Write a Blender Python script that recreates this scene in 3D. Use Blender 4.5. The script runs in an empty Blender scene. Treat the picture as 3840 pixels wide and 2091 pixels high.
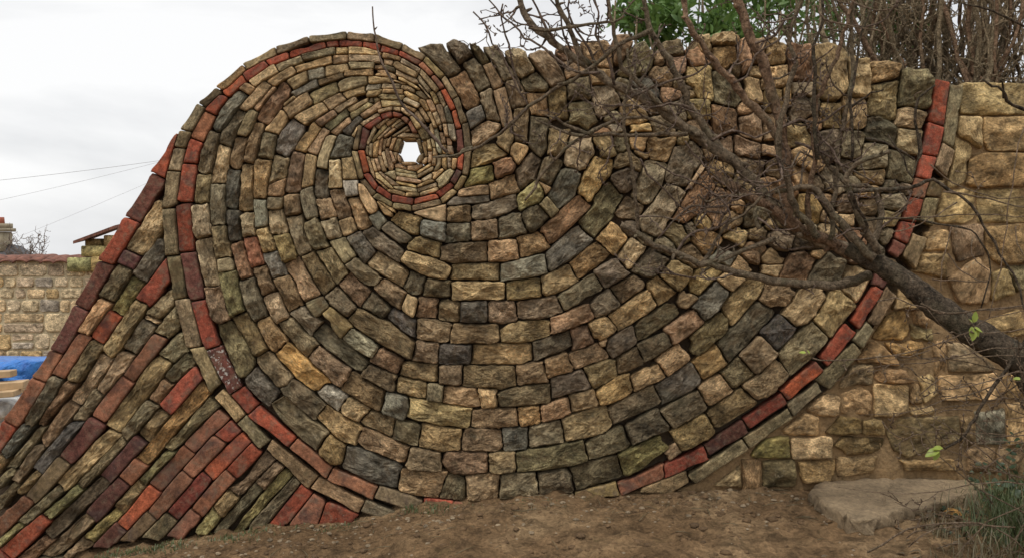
import bpy, bmesh, math, random
import numpy as np
from mathutils import Vector, noise, geometry, Matrix
R = random.Random(7)
SC = bpy.context.scene
COL = SC.collection
# ------------------------------------------------------------------ camera, sky, sun, exposure
DIST, FOC, CX, HY, CAMZ = 4.1, 3395.0, 1920.0, 894.0, 1.17     # wall face is the plane y = 0
cam = bpy.data.cameras.new('camera')
cam_ob = bpy.data.objects.new('camera', cam); COL.objects.link(cam_ob)
cam_ob.location = (0, -DIST, CAMZ); cam_ob.rotation_euler = (math.radians(90), 0, 0)
cam.sensor_width = 36.0; cam.lens = 36.0 * FOC / 3840.0
cam.shift_y = -(1045.5 - HY) / 3840.0
cam.clip_start = 0.05; cam.clip_end = 2000
SC.camera = cam_ob
SC.render.engine = 'CYCLES'
SC.view_settings.view_transform = 'Standard'
SC.view_settings.look = 'None'
SC.view_settings.exposure = 0.2
SC.view_settings.gamma = 1.0
SC.view_settings.use_curve_mapping = False
SC.cycles.max_bounces = 6

SUN_EL, SUN_ROT = math.radians(68), math.radians(215)
world = bpy.data.worlds.new('World'); SC.world = world; world.use_nodes = True
nt = world.node_tree; nt.nodes.clear()
out = nt.nodes.new('ShaderNodeOutputWorld'); bg = nt.nodes.new('ShaderNodeBackground')
sky = nt.nodes.new('ShaderNodeTexSky'); sky.sky_type = 'NISHITA'; sky.sun_disc = False
sky.sun_elevation = SUN_EL; sky.sun_rotation = SUN_ROT
tc = nt.nodes.new('ShaderNodeTexCoord'); mp = nt.nodes.new('ShaderNodeMapping')
mp.inputs['Scale'].default_value = (1.0, 1.0, 2.6)
mp.inputs['Location'].default_value = (0.35, 0.0, 0.2)
nz = nt.nodes.new('ShaderNodeTexNoise'); nz.inputs['Scale'].default_value = 2.3; nz.inputs['Detail'].default_value = 7
nz.inputs['Roughness'].default_value = 0.52; nz.inputs['Distortion'].default_value = 0.3
cr = nt.nodes.new('ShaderNodeValToRGB')
cr.color_ramp.elements[0].position = 0.34; cr.color_ramp.elements[0].color = (0.60, 0.612, 0.63, 1)
cr.color_ramp.elements[1].position = 0.585; cr.color_ramp.elements[1].color = (0.90, 0.90, 0.90, 1)
sc_ = nt.nodes.new('ShaderNodeVectorMath'); sc_.operation = 'SCALE'; sc_.inputs['Scale'].default_value = 10.0
mx = nt.nodes.new('ShaderNodeMix'); mx.data_type = 'RGBA'; mx.inputs[0].default_value = 0.96
L = nt.links.new
L(tc.outputs['Generated'], mp.inputs['Vector']); L(mp.outputs['Vector'], nz.inputs['Vector'])
L(nz.outputs['Fac'], cr.inputs['Fac']); L(cr.outputs['Color'], sc_.inputs[0])
L(sky.outputs['Color'], mx.inputs[6]); L(sc_.outputs['Vector'], mx.inputs[7])
L(mx.outputs[2], bg.inputs['Color']); bg.inputs['Strength'].default_value = 0.098
L(bg.outputs['Background'], out.inputs['Surface'])

sun = bpy.data.lights.new('sun', 'SUN'); sun.energy = 1.5; sun.angle = math.radians(16); sun.color = (1.0, 0.96, 0.9)
sun_ob = bpy.data.objects.new('sun', sun); COL.objects.link(sun_ob)
# sun behind the camera's right shoulder, high
sun_ob.rotation_euler = (math.radians(22), 0, math.radians(-35))

# ------------------------------------------------------------------ helpers
def at(x, y, Y=0.0):
    """world point at depth Y behind the wall face that stands where the photograph shows (x, y)"""
    D = DIST + Y
    return Vector(((x - CX) * D / FOC, Y, CAMZ - (y - HY) * D / FOC))

def srgb(r, g, b, k=1.0):
    def f(c):
        c /= 255.0
        return c / 12.92 if c <= 0.04045 else ((c + 0.055) / 1.055) ** 2.4
    c = [f(max(0, v)) * k for v in (r, g, b)]; s = min(1.0, .60 / max(c))      # nothing in the yard is whiter than this
    return (c[0] * s, c[1] * s, c[2] * s, 1.0)

def link_mesh(name, verts, faces, mat, parent=None, loc=None, smooth=True, color=None):
    me = bpy.data.meshes.new(name)
    me.from_pydata(verts, [], faces); me.update()
    if smooth:
        me.polygons.foreach_set('use_smooth', [True] * len(me.polygons))
    if mat: me.materials.append(mat)
    o = bpy.data.objects.new(name, me); COL.objects.link(o)
    if parent is not None: o.parent = parent
    if loc is not None: o.location = loc
    if color is not None: o.color = color
    return o

def thing(name, label, cat, loc=(0, 0, 0), group=None):
    o = bpy.data.objects.new(name, None); COL.objects.link(o)
    o.location = loc; o.empty_display_size = 0.1
    tag(o, label, cat, group); return o

def tag(o, label=None, cat=None, group=None, kind=None):
    if label: o['label'] = label
    if cat: o['category'] = cat
    if group: o['group'] = group
    if kind: o['kind'] = kind
    return o

class NT:
    def __init__(s, name):
        s.m = bpy.data.materials.new(name); s.m.use_nodes = True
        s.t = s.m.node_tree; s.t.nodes.clear()
        s.out = s.n('ShaderNodeOutputMaterial'); s.b = s.n('ShaderNodeBsdfPrincipled')
        s.l(s.b.outputs[0], s.out.inputs['Surface'])
    def n(s, ty, **kw):
        n = s.t.nodes.new(ty)
        for k, v in kw.items():
            if k.startswith('i_'):
                n.inputs[k[2:].replace('_', ' ')].default_value = v
            else: setattr(n, k, v)
        return n
    def l(s, a, b): s.t.links.new(a, b)
    def noise(s, vec, scale, detail=4, rough=.55, dist=0.0):
        n = s.n('ShaderNodeTexNoise'); n.inputs['Scale'].default_value = scale; n.inputs['Detail'].default_value = detail
        n.inputs['Roughness'].default_value = rough; n.inputs['Distortion'].default_value = dist
        s.l(vec, n.inputs['Vector']); return n.outputs['Fac']
    def ramp(s, fac, stops):
        r = s.n('ShaderNodeValToRGB'); e = r.color_ramp.elements
        while len(e) < len(stops): e.new(.5)
        for i, (p, c) in enumerate(stops):
            e[i].position = p; e[i].color = c if len(c) == 4 else (*c, 1)
        s.l(fac, r.inputs['Fac']); return r.outputs['Color']
    def mix(s, fac, a, b, mode='MIX'):
        m = s.n('ShaderNodeMix', data_type='RGBA', blend_type=mode)
        for sock, v in ((m.inputs[0], fac), (m.inputs[6], a), (m.inputs[7], b)):
            if hasattr(v, 'is_linked') or hasattr(v, 'links'): s.l(v, sock)
            else: sock.default_value = v
        return m.outputs[2]
    def math(s, op, a, b=None, clamp=False):
        m = s.n('ShaderNodeMath', operation=op, use_clamp=clamp)
        for i, v in enumerate((a, b)):
            if v is None: continue
            if hasattr(v, 'links'): s.l(v, m.inputs[i])
            else: m.inputs[i].default_value = v
        return m.outputs[0]
    def bump(s, h, strength, dist, prev=None):
        b = s.n('ShaderNodeBump'); b.inputs['Strength'].default_value = strength; b.inputs['Distance'].default_value = dist
        s.l(h, b.inputs['Height'])
        if prev is not None: s.l(prev, b.inputs['Normal'])
        return b.outputs['Normal']
    def objvec(s):
        t = s.n('ShaderNodeTexCoord'); oi = s.n('ShaderNodeObjectInfo')
        m = s.n('ShaderNodeVectorMath', operation='SCALE'); m.inputs[0].default_value = (13.1, 7.7, 21.3)
        s.l(oi.outputs['Random'], m.inputs['Scale'])
        a = s.n('ShaderNodeVectorMath', operation='ADD')
        wn = s.n('ShaderNodeTexWhiteNoise', noise_dimensions='1D'); s.l(oi.outputs['Random'], wn.inputs['W'])
        k = s.n('ShaderNodeMapRange'); k.inputs['To Min'].default_value = .55; k.inputs['To Max'].default_value = 1.7; s.l(wn.outputs['Value'], k.inputs['Value'])
        q = s.n('ShaderNodeVectorMath', operation='SCALE'); s.l(t.outputs['Object'], q.inputs[0]); s.l(k.outputs[0], q.inputs['Scale'])
        s.l(q.outputs[0], a.inputs[0]); s.l(m.outputs[0], a.inputs[1]); s.rnd = wn.outputs['Color']
        return a.outputs[0], oi
    def geovec(s):
        return s.n('ShaderNodeNewGeometry').outputs['Position']

G1 = (1, 1, 1, 1)
def g(v): return (v, v, v, 1)

def make_stone_mat(name, grain=1.0, lichen=0.5, spec=.25):
    t = NT(name); v, oi = t.objvec(); base = oi.outputs['Color']
    st = t.n('ShaderNodeMapping'); st.inputs['Scale'].default_value = (.62, 1.0, 1.1); t.l(v, st.inputs['Vector']); sv = st.outputs[0]
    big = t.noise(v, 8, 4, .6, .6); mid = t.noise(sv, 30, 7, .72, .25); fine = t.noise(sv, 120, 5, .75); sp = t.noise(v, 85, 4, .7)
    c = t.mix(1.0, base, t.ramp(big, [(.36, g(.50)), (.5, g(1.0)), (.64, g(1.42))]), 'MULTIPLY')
    c = t.mix(1.0, c, t.ramp(mid, [(.35, g(.42)), (.46, g(.90)), (.56, g(1.14)), (.67, g(1.80))]), 'MULTIPLY')  # recess shade put into the colour: hollows of the bump noise darkened
    c = t.mix(1.0, c, t.ramp(fine, [(.36, g(.60)), (.5, g(1.0)), (.64, g(1.50))]), 'MULTIPLY')  # same for the fine pits, shade in the colour over the bump
    # rusty staining, ochre where iron has leached out
    rust = t.ramp(t.noise(v, 12, 5, .65, 1.0), [(.51, g(0)), (.64, g(1))])
    c = t.mix(t.math('MULTIPLY', rust, .32 * min(1, .2 + lichen * 2)), c, (.23, .135, .062, 1))
    # green algae, pale crusts and black lichen spots
    alg = t.ramp(t.noise(v, 15, 6, .68, .4), [(.52, g(0)), (.66, g(1))])
    c = t.mix(t.math('MULTIPLY', alg, .26 * lichen * 2), c, (.13, .122, .058, 1))
    pale = t.ramp(t.noise(v, 50, 5, .75), [(.585, g(0)), (.66, g(1))])
    c = t.mix(t.math('MULTIPLY', pale, .50), c, (.36, .30, .20, 1))
    blk = t.ramp(sp, [(.36, g(1)), (.43, g(0))])
    c = t.mix(t.math('MULTIPLY', blk, .42 * min(1, lichen * 2)), c, (.026, .020, .015, 1))
    t.l(c, t.b.inputs['Base Color']); t.b.inputs['Roughness'].default_value = .86
    t.b.inputs['Specular IOR Level'].default_value = spec
    sep = t.n('ShaderNodeSeparateColor'); t.l(t.rnd, sep.inputs[0])
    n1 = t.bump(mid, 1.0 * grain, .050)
    for nd in t.t.nodes:                              # some stones cleave flat, some are pitted
        if nd.type == 'BUMP': t.l(t.math('ADD', t.math('MULTIPLY', sep.outputs[1], .65 * grain), .42 * grain), nd.inputs['Strength'])
    n2 = t.bump(fine, .8 * grain, .010, n1)
    t.l(n2, t.b.inputs['Normal']); return t.m

def make_brick_mat(name, lich=0.0):
    t = NT(name); v, oi = t.objvec(); base = oi.outputs['Color']
    big = t.noise(v, 8, 3, .5, .5); mid = t.noise(v, 45, 5, .65); fine = t.noise(v, 210, 3, .7)
    c = t.mix(1.0, base, t.ramp(big, [(.30, g(.66)), (.5, g(.98)), (.72, g(1.25))]), 'MULTIPLY')
    c = t.mix(1.0, c, t.ramp(mid, [(.34, g(.58)), (.5, g(1.0)), (.66, g(1.42))]), 'MULTIPLY')
    c = t.mix(1.0, c, t.ramp(fine, [(.34, g(.68)), (.66, g(1.34))]), 'MULTIPLY')
    burn = t.ramp(t.noise(v, 11, 3, .5, .4), [(.52, g(0)), (.66, g(1))])
    c = t.mix(t.math('MULTIPLY', burn, .62), c, (.075, .05, .045, 1))
    dust = t.ramp(t.noise(v, 22, 5, .7, .5), [(.50, g(0)), (.66, g(1))])
    c = t.mix(t.math('MULTIPLY', dust, .50), c, (.26, .19, .125, 1))
    wh = t.ramp(t.noise(v, 42 if lich else 95, 3, .6), [(.55 if lich else .70, g(0)), (.60 if lich else .74, g(1))])
    c = t.mix(t.math('MULTIPLY', wh, .9 if lich else .45), c, (.52, .48, .42, 1))
    t.l(c, t.b.inputs['Base Color']); t.b.inputs['Roughness'].default_value = .86
    t.b.inputs['Specular IOR Level'].default_value = .22
    n1 = t.bump(mid, .5, .010); n2 = t.bump(fine, .6, .004, n1)
    t.l(n2, t.b.inputs['Normal']); return t.m

def make_soil_mat(name, col, gain=1.0):
    t = NT(name); v = t.geovec()
    c = t.ramp(t.noise(v, 6, 6, .65), [(.3, tuple(x * .6 for x in col)), (.5, col), (.72, tuple(min(1, x * 1.35) for x in col))])
    c = t.mix(1.0, c, t.ramp(t.noise(v, 60, 5, .7), [(.3, g(.6)), (.55, g(1.03)), (.78, g(1.4))]), 'MULTIPLY')
    t.l(c, t.b.inputs['Base Color']); t.b.inputs['Roughness'].default_value = .95
    n1 = t.bump(t.noise(v, 40, 6, .7), .8 * gain, .02); n2 = t.bump(t.noise(v, 180, 4, .7), .6 * gain, .006, n1)
    t.l(n2, t.b.inputs['Normal']); return t.m

def make_ground_mat():
    t = NT('trodden_mud'); v = t.geovec()
    n0 = t.noise(v, 1.7, 5, .6, .4); n1 = t.noise(v, 9, 6, .68); n2 = t.noise(v, 55, 5, .7)
    c = t.ramp(n0, [(.30, (.135, .082, .041)), (.5, (.228, .144, .075)), (.70, (.325, .222, .122))])
    c = t.mix(1.0, c, t.ramp(n1, [(.36, g(.50)), (.5, g(1.0)), (.66, g(1.35))]), 'MULTIPLY')
    c = t.mix(1.0, c, t.ramp(n2, [(.34, g(.62)), (.5, g(1.0)), (.66, g(1.35))]), 'MULTIPLY')
    gr = t.ramp(t.noise(v, 4.2, 5, .7, .6), [(.60, g(0)), (.74, g(1))])
    c = t.mix(t.math('MULTIPLY', gr, .35), c, (.06, .075, .022, 1))
    wet = t.ramp(t.noise(v, 3.1, 4, .6), [(.40, g(.78)), (.60, g(1))])
    t.l(c, t.b.inputs['Base Color']); t.l(wet, t.b.inputs['Roughness'])
    t.b.inputs['Specular IOR Level'].default_value = .15
    b1 = t.bump(n1, .9, .05); b2 = t.bump(n2, .9, .018, b1); b3 = t.bump(t.noise(v, 240, 3, .7), .6, .005, b2)
    t.l(b3, t.b.inputs['Normal']); return t.m

def make_bark(name, c0, c1, scale=1.0, moss=.4):
    t = NT(name); v, oi = t.objvec()
    n = t.noise(v, 30 * scale, 6, .7, .6); n2 = t.noise(v, 95 * scale, 5, .75)
    c = t.ramp(n, [(.36, c0), (.5, tuple((a + b) / 2 for a, b in zip(c0, c1))), (.64, c1)])
    gr = t.ramp(t.noise(v, 9, 4, .6), [(.50, g(0)), (.64, g(1))])
    c = t.mix(t.math('MULTIPLY', gr, moss), c, (.16, .145, .085, 1))
    lich = t.ramp(t.noise(v, 55, 5, .75), [(.60, g(0)), (.68, g(1))])
    c = t.mix(t.math('MULTIPLY', lich, .45), c, (.26, .255, .20, 1))
    c = t.mix(1.0, c, t.ramp(n2, [(.36, g(.42)), (.5, g(1)), (.66, g(1.5))]), 'MULTIPLY')
    t.l(c, t.b.inputs['Base Color']); t.b.inputs['Roughness'].default_value = .9
    t.b.inputs['Specular IOR Level'].default_value = .15
    t.l(t.bump(n2, .8, .006, t.bump(n, 1.0, .02)), t.b.inputs['Normal']); return t.m

def make_leaf(name, c0, c1):
    t = NT(name); v = t.geovec()
    c = t.ramp(t.noise(v, 14, 3, .6), [(.3, c0), (.7, c1)])
    t.l(c, t.b.inputs['Base Color']); t.b.inputs['Roughness'].default_value = .45
    tr = t.n('ShaderNodeBsdfTranslucent'); ms = t.n('ShaderNodeMixShader'); ms.inputs[0].default_value = .3
    t.l(c, tr.inputs['Color']); t.l(t.b.outputs[0], ms.inputs[1]); t.l(tr.outputs[0], ms.inputs[2])
    t.l(ms.outputs[0], t.out.inputs['Surface']); return t.m

def make_plain(name, c, rough=.6, var=.25, scale=20):
    t = NT(name); v = t.geovec()
    cc = t.mix(1.0, (*c, 1), t.ramp(t.noise(v, scale, 5, .6), [(.3, g(1 - var)), (.7, g(1 + var))]), 'MULTIPLY')
    t.l(cc, t.b.inputs['Base Color']); t.b.inputs['Roughness'].default_value = rough
    t.l(t.bump(t.noise(v, scale * 3, 4, .6), .3, .004), t.b.inputs['Normal']); return t.m

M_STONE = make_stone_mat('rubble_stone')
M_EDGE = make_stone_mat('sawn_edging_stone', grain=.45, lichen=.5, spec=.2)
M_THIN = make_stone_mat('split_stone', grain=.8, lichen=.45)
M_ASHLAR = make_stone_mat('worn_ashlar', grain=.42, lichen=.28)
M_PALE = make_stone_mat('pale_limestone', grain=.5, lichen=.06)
M_BRICK = make_brick_mat('old_brick'); M_BRICK_L = make_brick_mat('lichened_brick', 1)
M_CORE = make_soil_mat('dark_packing', (.085, .058, .034))
M_MORTAR = make_soil_mat('sandy_mortar', (.36, .235, .115), 1.0)
M_MORTAR2 = make_soil_mat('grey_mortar', (.55, .46, .30), .5)
M_GROUND = make_ground_mat()

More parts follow.
